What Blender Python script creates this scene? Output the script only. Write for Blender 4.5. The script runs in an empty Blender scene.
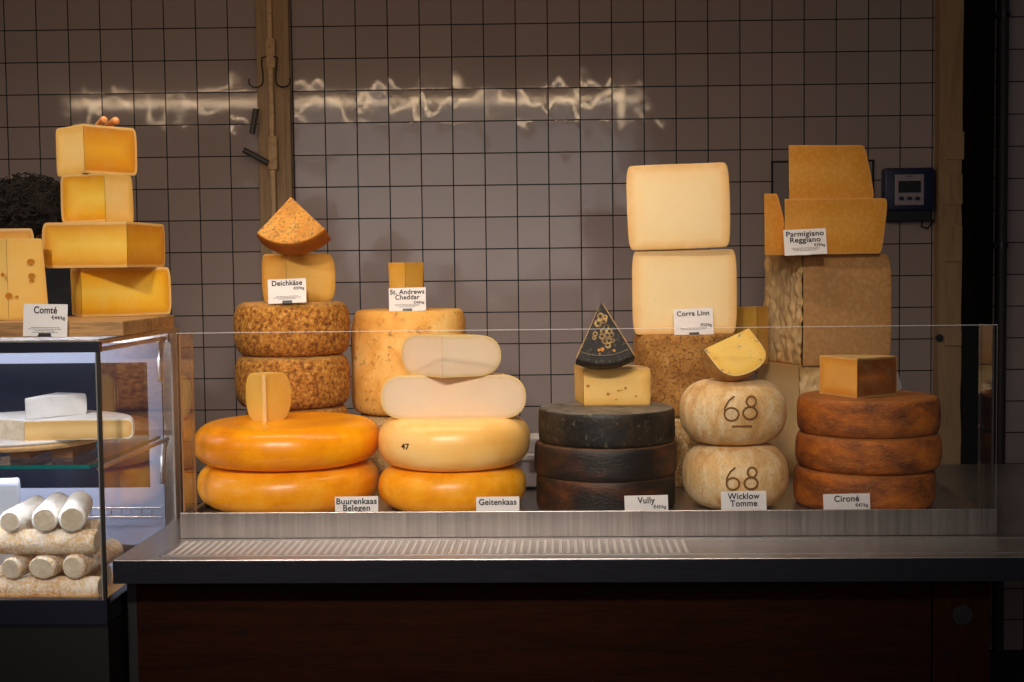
import bpy, bmesh, math, random
from mathutils import Vector, Matrix, noise
random.seed(7)
sc = bpy.context.scene
C = sc.collection
R_ = math.radians
# ------------------------------------------------------------------ camera
F = 1300.0
CAM = Vector((0, 0, 1.42))
YAW, PITCH, ROLL = R_(-2.2), R_(-3.155), R_(-0.697)
fw = Vector((math.sin(YAW)*math.cos(PITCH), math.cos(YAW)*math.cos(PITCH), math.sin(PITCH)))
rt0 = Vector((math.cos(YAW), -math.sin(YAW), 0)); up0 = rt0.cross(fw)
rt = math.cos(ROLL)*rt0 + math.sin(ROLL)*up0
up = -math.sin(ROLL)*rt0 + math.cos(ROLL)*up0
cd = bpy.data.cameras.new('camera'); cam = bpy.data.objects.new('camera', cd); C.objects.link(cam)
cd.sensor_width = 36; cd.lens = F/1024*36; cd.clip_start = 0.05
M3 = Matrix((rt, up, -fw)).transposed()
cam.matrix_world = Matrix.Translation(CAM) @ M3.to_4x4()
sc.camera = cam
def W(px, py, Y):
    """world point seen at this place of the photograph, at depth Y"""
    d = fw + rt*((px-512)/F) - up*((py-341)/F)
    return CAM + d*((Y-CAM.y)/d.y)
def X(px, Y, py=400): return W(px, py, Y).x
def Z(px, py, Y): return W(px, py, Y).z

# ------------------------------------------------------------------ materials
def lin(c):
    return tuple(((v/255)/12.92 if v/255 <= .04045 else ((v/255+.055)/1.055)**2.4) for v in c) + (1,)
def newmat(name):
    m = bpy.data.materials.new(name); m.use_nodes = True
    nt = m.node_tree; b = nt.nodes['Principled BSDF']
    return m, nt, b
def ramp(nt, fac, stops, interp='LINEAR'):
    r = nt.nodes.new('ShaderNodeValToRGB'); r.color_ramp.interpolation = interp
    e = r.color_ramp.elements
    while len(e) > 1: e.remove(e[-1])
    e[0].position = stops[0][0]; e[0].color = lin(stops[0][1])
    for p, c in stops[1:]:
        x = e.new(p); x.color = lin(c)
    nt.links.new(fac, r.inputs[0]); return r.outputs[0]
def tex(nt, scale=10, detail=4, rough=.6, vec=None, dist=0):
    n = nt.nodes.new('ShaderNodeTexNoise'); n.inputs['Scale'].default_value = scale
    n.inputs['Detail'].default_value = detail; n.inputs['Roughness'].default_value = rough
    n.inputs['Distortion'].default_value = dist
    if vec is not None: nt.links.new(vec, n.inputs['Vector'])
    return n.outputs['Fac']
def objco(nt, scale=(1,1,1)):
    t = nt.nodes.new('ShaderNodeTexCoord'); m = nt.nodes.new('ShaderNodeMapping')
    m.inputs['Scale'].default_value = scale
    oi = nt.nodes.new('ShaderNodeObjectInfo'); sc_ = nt.nodes.new('ShaderNodeVectorMath'); sc_.operation = 'SCALE'
    cx = nt.nodes.new('ShaderNodeCombineXYZ')
    for k in range(3): nt.links.new(oi.outputs['Random'], cx.inputs[k])
    nt.links.new(cx.outputs[0], sc_.inputs[0]); sc_.inputs['Scale'].default_value = 7.3
    nt.links.new(sc_.outputs[0], m.inputs['Location'])
    nt.links.new(t.outputs['Object'], m.inputs['Vector']); return m.outputs[0]
def mixc(nt, fac, a, b, mode='MIX'):
    m = nt.nodes.new('ShaderNodeMix'); m.data_type = 'RGBA'; m.blend_type = mode
    for s, v in ((m.inputs[0], fac), (m.inputs[6], a), (m.inputs[7], b)):
        if hasattr(v, 'links'): nt.links.new(v, s)
        else: s.default_value = v
    return m.outputs[2]
def bump(nt, b, h, strength=.3, dist=.002):
    n = nt.nodes.new('ShaderNodeBump'); n.inputs['Strength'].default_value = strength
    n.inputs['Distance'].default_value = dist
    nt.links.new(h, n.inputs['Height']); nt.links.new(n.outputs[0], b.inputs['Normal']); return n
def plain(name, col, rough=.5, metal=0, spec=.5, emit=0):
    m, nt, b = newmat(name); b.inputs['Base Color'].default_value = lin(col)
    b.inputs['Roughness'].default_value = rough; b.inputs['Metallic'].default_value = metal
    b.inputs['Specular IOR Level'].default_value = spec
    if emit: b.inputs['Emission Color'].default_value = lin(col); b.inputs['Emission Strength'].default_value = emit
    return m
def rind(name, stops, scale=18, fine=120, finecol=None, fineamt=.4, rough=.6, bs=.4, bd=.002, stretch=(1,1,1), sss=0, thresh=(.5,.62), top=None):
    m, nt, b = newmat(name); v = objco(nt, stretch)
    base = ramp(nt, tex(nt, scale, 6, .62, v, .3), stops)
    fn = tex(nt, fine, 4, .7, v)
    if finecol:
        mask = ramp(nt, fn, [(thresh[0], (0,0,0)), (thresh[1], (255,255,255))])
        mm = nt.nodes.new('ShaderNodeMath'); mm.operation = 'MULTIPLY'; mm.inputs[1].default_value = fineamt
        nt.links.new(mask, mm.inputs[0]); base = mixc(nt, mm.outputs[0], base, lin(finecol))
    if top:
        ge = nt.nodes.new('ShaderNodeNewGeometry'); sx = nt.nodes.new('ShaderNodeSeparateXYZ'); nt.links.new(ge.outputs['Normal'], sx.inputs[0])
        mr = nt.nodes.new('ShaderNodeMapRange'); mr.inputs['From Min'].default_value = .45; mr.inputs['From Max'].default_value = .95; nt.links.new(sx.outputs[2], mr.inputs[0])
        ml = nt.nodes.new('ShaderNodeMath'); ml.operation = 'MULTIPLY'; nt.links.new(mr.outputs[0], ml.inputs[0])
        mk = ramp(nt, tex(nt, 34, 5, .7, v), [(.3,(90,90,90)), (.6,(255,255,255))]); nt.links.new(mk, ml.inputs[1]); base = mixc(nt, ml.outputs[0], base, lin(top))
    nt.links.new(base, b.inputs['Base Color']); b.inputs['Roughness'].default_value = rough
    if sss: b.inputs['Subsurface Weight'].default_value = sss; b.inputs['Subsurface Radius'].default_value = (.02,.01,.004); b.inputs['Subsurface Scale'].default_value = .4
    if bs: bump(nt, b, fn, bs, bd)
    return m
def paste(name, stops, rough=.45, mott=(255,240,200), mottamt=.06, bs=.15, scale=30, eyes=0, eyecol=(150,90,20), blue=0):
    """cut face of a cheese: colour follows the distance to the rind (in cm/5), read from the 'edge' attribute"""
    m, nt, b = newmat(name); v = objco(nt)
    at = nt.nodes.new('ShaderNodeAttribute'); at.attribute_name = 'edge'
    ad = nt.nodes.new('ShaderNodeMath'); ad.operation = 'MULTIPLY_ADD'; ad.inputs[1].default_value = 20
    nt.links.new(at.outputs['Fac'], ad.inputs[0])
    n1 = tex(nt, scale, 5, .6, v)
    mu = nt.nodes.new('ShaderNodeMath'); mu.operation = 'MULTIPLY_ADD'; mu.inputs[1].default_value = .14; mu.inputs[2].default_value = -.07
    nt.links.new(n1, mu.inputs[0]); nt.links.new(mu.outputs[0], ad.inputs[2])
    base = ramp(nt, ad.outputs[0], stops)
    mk = ramp(nt, n1, [(.45, (0,0,0)), (.7, (255,255,255))]); mm = nt.nodes.new('ShaderNodeMath'); mm.operation='MULTIPLY'; mm.inputs[1].default_value = mottamt
    nt.links.new(mk, mm.inputs[0]); base = mixc(nt, mm.outputs[0], base, lin(mott))
    if eyes:
        vo = nt.nodes.new('ShaderNodeTexVoronoi'); vo.inputs['Scale'].default_value = 38; nt.links.new(v, vo.inputs['Vector'])
        lt = nt.nodes.new('ShaderNodeMath'); lt.operation = 'LESS_THAN'; lt.inputs[1].default_value = eyes
        nt.links.new(vo.outputs['Distance'], lt.inputs[0]); base = mixc(nt, lt.outputs[0], base, lin(eyecol))
    if blue:
        n2 = tex(nt, 60, 5, .75, v, .2); k = ramp(nt, n2, [(.59, (0,0,0)), (.66, (255,255,255))]); base = mixc(nt, k, base, lin((120,118,120)))
    nt.links.new(base, b.inputs['Base Color']); b.inputs['Roughness'].default_value = rough
    b.inputs['Subsurface Weight'].default_value = .12; b.inputs['Subsurface Radius'].default_value = (.02,.01,.004); b.inputs['Subsurface Scale'].default_value = .3
    bump(nt, b, tex(nt, 260, 3, .7, v), bs, .001)
    return m

M = {}
M['gouda'] = rind('orange_wax', [(.3,(222,128,0)), (.5,(246,154,0)), (.7,(255,178,4))], 7, 60, None, rough=.3, bs=.1, bd=.004)
M['gouda_low'] = rind('mellow_orange_wax', [(.3,(216,128,6)), (.5,(242,156,14)), (.74,(252,188,66))], 9, 60, None, rough=.33, bs=.1, bd=.004)
M['goat_rind'] = rind('pale_yellow_wax', [(.3,(242,180,88)), (.5,(252,202,120)), (.7,(255,216,150))], 7, 60, None, rough=.32, bs=.1, bd=.004)
M['goat_low'] = rind('deep_yellow_wax', [(.3,(216,128,4)), (.5,(244,162,20)), (.74,(253,198,84))], 10, 60, None, rough=.35, bs=.1, bd=.004)
M['goat_thin'] = rind('goat_thin_rind', [(.3,(226,176,90)), (.7,(244,212,140))], 12, 60, None, rough=.4, bs=.1)
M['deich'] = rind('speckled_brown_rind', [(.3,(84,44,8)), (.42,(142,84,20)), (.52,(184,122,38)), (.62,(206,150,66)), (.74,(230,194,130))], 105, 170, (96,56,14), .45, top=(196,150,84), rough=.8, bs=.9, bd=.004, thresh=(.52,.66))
M['deich_top'] = rind('speckled_wedge_rind', [(.3,(176,112,22)), (.5,(204,138,46)), (.7,(216,158,70))], 18, 150, (110,90,60), .8, rough=.7, bs=.5, bd=.003)
M['andrews'] = rind('ochre_cloth_rind', [(.3,(212,146,60)), (.5,(236,174,84)), (.7,(248,202,122))], 14, 60, (158,108,50), .8, rough=.7, bs=.4, bd=.002, thresh=(.57,.66))
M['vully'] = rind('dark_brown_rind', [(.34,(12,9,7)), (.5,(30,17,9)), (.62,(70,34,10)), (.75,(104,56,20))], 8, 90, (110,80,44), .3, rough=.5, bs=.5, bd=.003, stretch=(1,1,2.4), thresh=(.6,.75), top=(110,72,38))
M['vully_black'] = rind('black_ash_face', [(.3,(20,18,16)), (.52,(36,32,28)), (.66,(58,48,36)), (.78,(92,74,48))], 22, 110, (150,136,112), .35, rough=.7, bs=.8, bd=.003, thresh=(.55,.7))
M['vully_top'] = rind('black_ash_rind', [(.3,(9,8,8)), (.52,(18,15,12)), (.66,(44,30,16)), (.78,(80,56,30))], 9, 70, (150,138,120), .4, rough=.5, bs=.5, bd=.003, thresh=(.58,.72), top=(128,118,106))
M['wicklow'] = rind('pale_mottled_rind', [(.3,(204,150,84)), (.45,(232,188,126)), (.58,(242,214,168)), (.7,(228,170,84))], 17, 170, (170,146,116), .6, rough=.8, bs=.6, bd=.003, stretch=(1.6,1.6,.7), thresh=(.5,.7))
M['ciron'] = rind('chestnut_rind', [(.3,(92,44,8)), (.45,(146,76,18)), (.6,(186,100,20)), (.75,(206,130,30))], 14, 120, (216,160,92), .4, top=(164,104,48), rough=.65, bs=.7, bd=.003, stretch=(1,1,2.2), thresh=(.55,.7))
M['corra_rind'] = rind('cloth_bound_rind', [(.3,(128,82,30)), (.45,(164,112,48)), (.6,(186,134,66)), (.75,(206,164,104))], 22, 170, (96,54,12), .85, rough=.85, bs=.8, bd=.003)
M['mottle'] = rind('mottled_tan_rind', [(.3,(150,104,50)), (.5,(186,144,84)), (.7,(214,180,124))], 30, 150, (240,218,174), .7, rough=.85, bs=.8, bd=.003)
M['pale_rind'] = rind('pale_rind', [(.3,(206,162,92)), (.7,(232,196,132))], 20, 120, (170,120,60), .3, rough=.6, bs=.4)
M['comte_rind'] = rind('comte_rind', [(.3,(186,140,78)), (.7,(222,184,124))], 20, 120, (150,104,54), .3, rough=.65, bs=.4)
M['parm_rind'] = rind('parmesan_rind', [(.3,(172,116,50)), (.7,(206,150,76))], 14, 100, (216,176,112), .3, rough=.5, bs=.3)
M['wick_rind2'] = rind('ochre_tomme_rind', [(.3,(156,98,34)), (.5,(190,138,66)), (.7,(206,172,122))], 24, 160, (130,118,96), .4, rough=.8, bs=.7)
M['brie_rind'] = rind('white_bloomy_rind', [(.3,(214,213,214)), (.7,(234,233,234))], 20, 160, None, rough=.9, bs=.5)
M['log_rind'] = rind('bloomy_log_rind', [(.3,(212,160,94)), (.5,(232,196,140)), (.7,(248,236,218))], 26, 170, (252,250,248), .7, rough=.9, bs=1, bd=.004, thresh=(.42,.6))
M['log_white'] = rind('white_powdered_rind', [(.3,(226,204,170)), (.45,(244,236,226)), (.7,(250,248,246))], 26, 170, (255,253,250), .8, rough=.9, bs=1, bd=.004, thresh=(.4,.55))
M['log_cut'] = rind('log_cut_face', [(.3,(186,168,144)), (.7,(214,200,178))], 60, 200, None, rough=.9, bs=.6)
M['comte'] = paste('comte_paste', [(0,(218,170,100)), (.07,(222,178,104)), (.13,(216,146,12)), (.4,(234,174,36)), (.8,(242,194,66)), (1,(244,202,84))])
M['comte_shaded'] = paste('shaded_comte_paste', [(0,(218,170,100)), (.07,(222,178,104)), (.13,(204,128,6)), (.35,(218,146,10)), (.9,(232,168,30))])  # shaded copy of the Comté paste, the shade is put into its colour
M['comte_pale_lit'] = paste('pale_lit_paste', [(0,(226,186,120)), (.08,(232,182,84)), (.4,(250,206,122)), (1,(252,214,138))])  # lit copy of the Comté paste, light in the colour; also a pale tip
M['emmental'] = paste('holey_paste', [(0,(240,190,104)), (.2,(248,202,106)), (1,(252,210,120))])
M['deich_paste'] = paste('ivory_yellow_paste', [(0,(196,140,60)), (.1,(214,160,66)), (.35,(238,184,90)), (1,(242,194,104))], eyes=.045, eyecol=(190,130,50))
M['amber'] = paste('amber_cheddar_paste', [(0,(214,156,60)), (.3,(224,168,64)), (1,(228,176,80))])
M['young'] = paste('young_gouda_paste', [(0,(246,200,90)), (.1,(236,186,86)), (.5,(240,190,84)), (1,(242,196,90))])
M['goat'] = paste('goat_paste', [(0,(236,196,112)), (.05,(216,186,140)), (.2,(228,200,168)), (1,(234,208,178))], eyes=.03, eyecol=(200,160,90))
M['corra'] = paste('cheddar_paste', [(0,(214,168,100)), (.12,(228,182,112)), (.45,(238,206,148)), (1,(238,212,160))], eyes=.03, eyecol=(200,160,100))
M['parm'] = paste('grana_paste', [(0,(176,120,60)), (.2,(184,130,76)), (1,(186,136,84))], mott=(240,206,140), mottamt=.25, scale=90)
M['parm_gold'] = paste('golden_grana_paste', [(0,(220,156,84)), (.1,(210,140,40)), (.5,(214,144,44)), (1,(220,154,58))], mott=(240,206,140), mottamt=.2, scale=110)
M['crumbly'] = paste('crumbly_grana_paste', [(0,(206,160,96)), (1,(232,196,140))], bs=1, scale=40)
M['eyes'] = paste('semi_hard_paste', [(0,(200,150,90)), (.1,(226,176,80)), (.4,(243,196,110)), (1,(245,202,118))])
M['wick_paste'] = paste('veined_paste', [(0,(236,206,150)), (.06,(240,188,74)), (.4,(248,204,104)), (1,(246,202,104))], blue=1)
M['ciron_paste'] = paste('golden_paste', [(0,(224,184,124)), (.1,(226,150,46)), (.4,(242,178,80)), (1,(244,184,94))])
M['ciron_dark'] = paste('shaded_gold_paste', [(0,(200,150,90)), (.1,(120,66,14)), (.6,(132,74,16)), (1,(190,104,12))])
M['brie_paste'] = paste('ripe_brie_paste', [(0,(240,232,220)), (.06,(214,170,100)), (.3,(236,200,136)), (1,(238,204,140))], bs=.6)
M['hole'] = plain('hole_shadow', (196,128,34), .6)
M['carve'] = plain('carved_groove', (128,88,42), .9)
M['ink'] = plain('black_ink', (18,18,24), .7)
M['fineink'] = plain('grey_ink', (105,100,102), .8)
M['card'] = plain('white_card', (226,220,218), .6)
M['clip_dark'] = plain('dark_clip', (38,36,40), .35)
M['clip_white'] = plain('white_clip', (226,226,228), .35)
M['black'] = plain('black_paint', (12,12,13), .6)
M['navy'] = plain('navy_steel', (34,36,50), .35, .4)
M['bluegrey'] = plain('blue_grey_frame', (160,166,190), .45)
M['darkpane'] = plain('dark_back_pane', (22,24,38), .25)
M['grout'] = plain('grout_line', (14,13,14), .9)
M['bolt'] = plain('dull_bolt', (60,58,60), .4, .8)
M['white_plastic'] = plain('white_plastic', (196,192,196), .5)
M['postpaint'] = rind('tan_painted_timber', [(.3,(150,122,90)), (.7,(172,142,106))], 5, 60, (92,68,44), .3, rough=.6, bs=.3, stretch=(1,1,.12))
M['postpaint2'] = rind('pale_rail_paint', [(.3,(184,152,112)), (.7,(200,166,124))], 8, 60, (120,90,58), .3, rough=.5, bs=.3)
M['hookmetal'] = plain('dark_iron', (44,36,34), .5, .3)
M['rodgrey'] = plain('dark_grey_rod', (66,62,62), .5)
M['thermoblue'] = plain('navy_blue_plastic', (30,36,72), .45)
M['thermoface'] = plain('grey_plastic_face', (150,142,150), .5)
M['lcd'] = plain('lcd_dark', (44,48,52), .2)
M['hair'] = rind('dark_brown_hair', [(.3,(6,4,3)), (.7,(22,13,8))], 60, 200, None, rough=.95, bs=.3)
M['skin'] = rind('skin', [(.3,(190,128,76)), (.7,(206,144,88))], 30, 200, None, rough=.5, bs=.1)
M['cloth'] = rind('black_cotton', [(.3,(18,18,26)), (.7,(30,30,40))], 30, 300, None, rough=.9, bs=.4)
M['apron'] = plain('slate_blue_cloth', (92,98,124), .9)
M['lightstrip'] = plain('warm_strip', (255,214,165), .5, emit=30)

def steel(name, col, rough, stretch, bs=.08, metal=1):
    m, nt, b = newmat(name); v = objco(nt, stretch)
    n = tex(nt, 40, 5, .7, v)
    c = ramp(nt, n, [(.3, tuple(int(x*.82) for x in col)), (.7, col)]); nt.links.new(c, b.inputs['Base Color'])
    b.inputs['Metallic'].default_value = metal
    r = nt.nodes.new('ShaderNodeMapRange'); r.inputs['To Min'].default_value = rough*.75; r.inputs['To Max'].default_value = rough*1.3
    nt.links.new(n, r.inputs[0]); nt.links.new(r.outputs[0], b.inputs['Roughness'])
    bump(nt, b, n, bs, .001); return m
M['steel'] = steel('brushed_steel', (190,184,182), .3, (1.2,40,1), metal=.9)
M['steel_v'] = steel('brushed_steel_upright', (168,158,153), .34, (3,1,.05), metal=.85)
M['steel_dark'] = steel('dark_polished_steel', (66,66,76), .25, (.4,1,8), metal=.75)
def glass(name, tint=(255,255,255), ior=1.5, rough=0):
    m, nt, b = newmat(name); nt.nodes.remove(b)
    out = nt.nodes['Material Output']; t = nt.nodes.new('ShaderNodeBsdfTransparent'); t.inputs[0].default_value = lin(tint)
    g = nt.nodes.new('ShaderNodeBsdfGlossy'); g.inputs['Roughness'].default_value = rough; g.inputs[0].default_value = (1,1,1,1)
    f = nt.nodes.new('ShaderNodeFresnel'); ge = nt.nodes.new('ShaderNodeNewGeometry')
    mr = nt.nodes.new('ShaderNodeMapRange'); mr.inputs['To Min'].default_value = ior; mr.inputs['To Max'].default_value = 1/ior   # both faces of the sheet reflect alike
    nt.links.new(ge.outputs['Backfacing'], mr.inputs[0]); nt.links.new(mr.outputs[0], f.inputs['IOR'])
    mx = nt.nodes.new('ShaderNodeMixShader'); nt.links.new(f.outputs[0], mx.inputs[0]); nt.links.new(t.outputs[0], mx.inputs[1]); nt.links.new(g.outputs[0], mx.inputs[2])
    nt.links.new(mx.outputs[0], out.inputs['Surface']); return m
M['glass'] = glass('clear_glass', (255,255,255), 1.42)
def edgeglass(name, col, t=.78):
    m, nt, b = newmat(name); b.inputs['Base Color'].default_value = lin(col); b.inputs['Roughness'].default_value = .3
    tr = nt.nodes.new('ShaderNodeBsdfTransparent'); mx = nt.nodes.new('ShaderNodeMixShader'); mx.inputs[0].default_value = t
    nt.links.new(b.outputs[0], mx.inputs[1]); nt.links.new(tr.outputs[0], mx.inputs[2]); nt.links.new(mx.outputs[0], nt.nodes['Material Output'].inputs['Surface']); return m
M['glass_edge'] = edgeglass('lit_glass_edge', (255,252,250))  # white colour stands in for light channelled to the glass edges
M['teal_edge'] = plain('teal_glass_edge', (20,110,110), .2)

def wood(name, c1, c2, knots=False, axis='x', rough=.55, sc_=1.0, spec=.5):
    m, nt, b = newmat(name)
    s = {'x': (.6,6,8), 'z': (8,6,.5), 'y': (8,.6,8)}[axis]
    v = objco(nt, tuple(k*sc_ for k in s)); n = tex(nt, 4, 6, .65, v, .6)
    base = ramp(nt, n, [(.3, c1), (.55, c2), (.75, tuple(min(255,int(k*1.08)) for k in c2))])
    n2 = tex(nt, 30, 3, .6, v); mk = ramp(nt, n2, [(.45,(0,0,0)), (.8,(255,255,255))])
    base = mixc(nt, mk, base, lin(c1))
    nt.links.new(base, b.inputs['Base Color']); b.inputs['Roughness'].default_value = rough; b.inputs['Specular IOR Level'].default_value = spec
    bump(nt, b, n, .2, .002); return m
M['board_wood'] = wood('oak_board', (112,74,38), (176,132,80))
M['board_wood2'] = wood('pale_beech', (196,150,92), (226,186,130))
M['marble'] = rind('white_marble', [(.35,(190,188,192)), (.55,(232,228,226)), (.7,(244,242,240))], 8, 60, None, rough=.3, bs=0)
M['panel_wood'] = wood('dark_red_pine', (22,8,3), (37,14,5), rough=.7, spec=.06)
M['stile_wood'] = wood('dark_red_pine_upright', (22,8,3), (40,15,6), axis='z', rough=.7, spec=.06)
M['knot'] = plain('knot_wood', (22,10,6), .8, spec=.1)
M['block_wood'] = wood('brown_block', (90,56,30), (120,80,46), axis='z')
M['floor'] = rind('dark_floor', [(.3,(40,36,34)), (.7,(56,50,46))], 3, 40, None, rough=.6, bs=.1)

def tile_mat():
    m, nt, b = newmat('glazed_square_tiles'); L = nt.links
    t = nt.nodes.new('ShaderNodeTexCoord')
    def vm(op, a, bb=None):
        n = nt.nodes.new('ShaderNodeVectorMath'); n.operation = op
        L.new(a, n.inputs[0])
        if bb is not None:
            if isinstance(bb, tuple): n.inputs[1].default_value = bb
            else: L.new(bb, n.inputs[1])
        return n
    sc10 = vm('MULTIPLY', t.outputs['Object'], (10, 0, 10)).outputs[0]
    fl = vm('FLOOR', sc10).outputs[0]; fr = vm('SUBTRACT', sc10, fl).outputs[0]
    ce = vm('SUBTRACT', fr, (.5, 0, .5)).outputs[0]; ab = vm('ABSOLUTE', ce).outputs[0]
    sp = nt.nodes.new('ShaderNodeSeparateXYZ'); L.new(ab, sp.inputs[0])
    mx = nt.nodes.new('ShaderNodeMath'); mx.operation = 'MAXIMUM'; L.new(sp.outputs[0], mx.inputs[0]); L.new(sp.outputs[2], mx.inputs[1])
    wn = nt.nodes.new('ShaderNodeTexWhiteNoise'); L.new(fl, wn.inputs['Vector'])
    tilec = ramp(nt, wn.outputs['Value'], [(0,(152,138,137)), (1,(165,150,148))])
    gm = nt.nodes.new('ShaderNodeMapRange'); gm.inputs['From Min'].default_value = .478; gm.inputs['From Max'].default_value = .486; L.new(mx.outputs[0], gm.inputs[0])
    col = mixc(nt, gm.outputs[0], tilec, lin((12,11,12))); L.new(col, b.inputs['Base Color'])
    rr = nt.nodes.new('ShaderNodeMapRange'); rr.inputs['To Min'].default_value = .08; rr.inputs['To Max'].default_value = .9; L.new(gm.outputs[0], rr.inputs[0]); L.new(rr.outputs[0], b.inputs['Roughness'])
    # each tile a little tilted and wavy
    wv = vm('SUBTRACT', wn.outputs['Color'], (.5,.5,.5)).outputs[0]
    dp = vm('DOT_PRODUCT', wv, ce); h = dp.outputs['Value']
    n = tex(nt, 8, 1, .4, vm('ADD', vm('MULTIPLY', t.outputs['Object'], (1.6, 1, 1.2)).outputs[0], vm('MULTIPLY', wn.outputs['Color'], (15, 15, 15)).outputs[0]).outputs[0])
    m1 = nt.nodes.new('ShaderNodeMath'); m1.operation = 'MULTIPLY_ADD'; m1.inputs[1].default_value = 0
    k = nt.nodes.new('ShaderNodeMath'); k.operation = 'MULTIPLY'; k.inputs[1].default_value = .19; L.new(n, k.inputs[0])
    L.new(h, m1.inputs[0]); L.new(k.outputs[0], m1.inputs[2])
    pil = nt.nodes.new('ShaderNodeMapRange'); pil.inputs['From Min'].default_value = .468; pil.inputs['From Max'].default_value = .49; pil.inputs['To Max'].default_value = -.12; L.new(mx.outputs[0], pil.inputs[0])
    m2 = nt.nodes.new('ShaderNodeMath'); L.new(m1.outputs[0], m2.inputs[0]); L.new(pil.outputs[0], m2.inputs[1])
    pz = nt.nodes.new('ShaderNodeMath'); pz.operation = 'POWER'; pz.inputs[1].default_value = 2; L.new(sp.outputs[2], pz.inputs[0])
    m3 = nt.nodes.new('ShaderNodeMath'); m3.operation = 'MULTIPLY_ADD'; m3.inputs[1].default_value = -.5; L.new(pz.outputs[0], m3.inputs[0]); L.new(m2.outputs[0], m3.inputs[2])
    bump(nt, b, m3.outputs[0], .15, .002)
    return m
M['tiles'] = tile_mat()

# ------------------------------------------------------------------ mesh helpers
def finish(name, bm, mat, parent=None, smooth=True, angle=40):
    bmesh.ops.recalc_face_normals(bm, faces=bm.faces[:])
    me = bpy.data.meshes.new(name); bm.to_mesh(me); bm.free()
    o = bpy.data.objects.new(name, me); C.objects.link(o)
    for mm in (mat if isinstance(mat, (list, tuple)) else [mat]): me.materials.append(mm)
    if smooth:
        me.polygons.foreach_set('use_smooth', [True]*len(me.polygons))
        try: me.set_sharp_from_angle(angle=R_(angle))
        except Exception: pass
    if parent: o.parent = parent
    return o
def thing(name, label, cat, loc, rz=0, group=None):
    o = bpy.data.objects.new(name, None); C.objects.link(o); o.empty_display_size = .05
    o.location = loc; o.rotation_euler = (0,0,rz); o['label'] = label; o['category'] = cat
    if group: o['group'] = group
    return o
def tag(o, label, cat, group=None):
    o['label'] = label; o['category'] = cat
    if group: o['group'] = group
    return o
def struct(o): o['kind'] = 'structure'; return o
def box(bm, x0, x1, y0, y1, z0, z1, bev=0, mi=0):
    r = bmesh.ops.create_cube(bm, size=1); vs = r['verts']
    for v in vs: v.co = Vector((x0+(v.co.x+.5)*(x1-x0), y0+(v.co.y+.5)*(y1-y0), z0+(v.co.z+.5)*(z1-z0)))
    fs = set(f for v in vs for f in v.link_faces)
    for f in fs: f.material_index = mi
    if bev:
        es = list(set(e for v in vs for e in v.link_edges))
        bmesh.ops.bevel(bm, geom=es, offset=bev, segments=2, profile=.5, affect='EDGES')
    return vs
def boxobj(name, mat, ext, parent=None, bev=0, smooth=False):
    bm = bmesh.new(); box(bm, *ext, bev=bev); return finish(name, bm, mat, parent, smooth)
def tube(bm, pts, r, seg=8, cap=True, taper=None):
    pts = [Vector(p) for p in pts]; rings = []; prev = None
    for i, p in enumerate(pts):
        d = (pts[min(i+1,len(pts)-1)]-pts[max(i-1,0)]).normalized()
        if prev is None:
            a = d.orthogonal().normalized()
        else:
            a = (prev - d*prev.dot(d)).normalized()
        prev = a; b_ = d.cross(a); rr = r if taper is None else taper[i]
        rings.append([bm.verts.new(p + a*math.cos(2*math.pi*k/seg)*rr + b_*math.sin(2*math.pi*k/seg)*rr) for k in range(seg)])
    for i in range(len(rings)-1):
        for k in range(seg): bm.faces.new((rings[i][k], rings[i][(k+1)%seg], rings[i+1][(k+1)%seg], rings[i+1][k]))
    if cap: bm.faces.new(rings[0][::-1]); bm.faces.new(rings[-1])
def profile(R, H, a, n, taper=0, seg=22):
    pts = []
    for i in range(seg+1):
        th = -math.pi/2 + math.pi*i/seg
        c = abs(math.cos(th))**(2/n); s = math.copysign(abs(math.sin(th))**(2/n), math.sin(th))
        z = H/2*(1+s); pts.append(((R-a+a*c)*(1+taper*(z/H-.5)), z))
    out = [pts[0]]
    for p in pts[1:]:
        q = out[-1]; m = int(abs(p[1]-q[1])/(H/24))
        for k in range(1, m+1):
            t = k/(m+1); out.append((q[0]+(p[0]-q[0])*t, q[1]+(p[1]-q[1])*t))
        out.append(p)
    return out
def wob(co, amp, seed, freq=9):
    v = noise.noise_vector(co*freq + Vector((seed, seed*1.7, -seed)))
    return co + v*amp
def wheel_bm(R, H, a, n, taper=0, amp=.002, seed=0, seg=72, sag=0):
    bm = bmesh.new(); side = profile(R, H, a, n, taper)
    pr = [(R*.0,0),(side[0][0]*.35,0),(side[0][0]*.7,0)] + side + [(side[-1][0]*.7,H),(side[-1][0]*.35,H),(0,H)]
    rings = []
    for (r, z) in pr:
        if r < 1e-6: rings.append([bm.verts.new((0,0,z))]); continue
        ring = []
        for k in range(seg):
            t = 2*math.pi*k/seg; ring.append(bm.verts.new((r*math.cos(t), r*math.sin(t), z)))
        rings.append(ring)
    for i in range(len(rings)-1):
        A, B = rings[i], rings[i+1]
        for k in range(seg):
            q = [A[k%len(A)], A[(k+1)%len(A)], B[(k+1)%len(B)], B[k%len(B)]]
            u = []
            for v in q:
                if v not in u: u.append(v)
            if len(u) > 2: bm.faces.new(u)
    for v in bm.verts:
        w = wob(v.co, amp, seed)
        e = min(1, max(0, (v.co.z)/.01)) * min(1, max(0, (H-v.co.z)/.01))
        v.co = Vector((w.x, w.y, v.co.z + (w.z-v.co.z)*(.25+.75*e)))
    return bm
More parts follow.
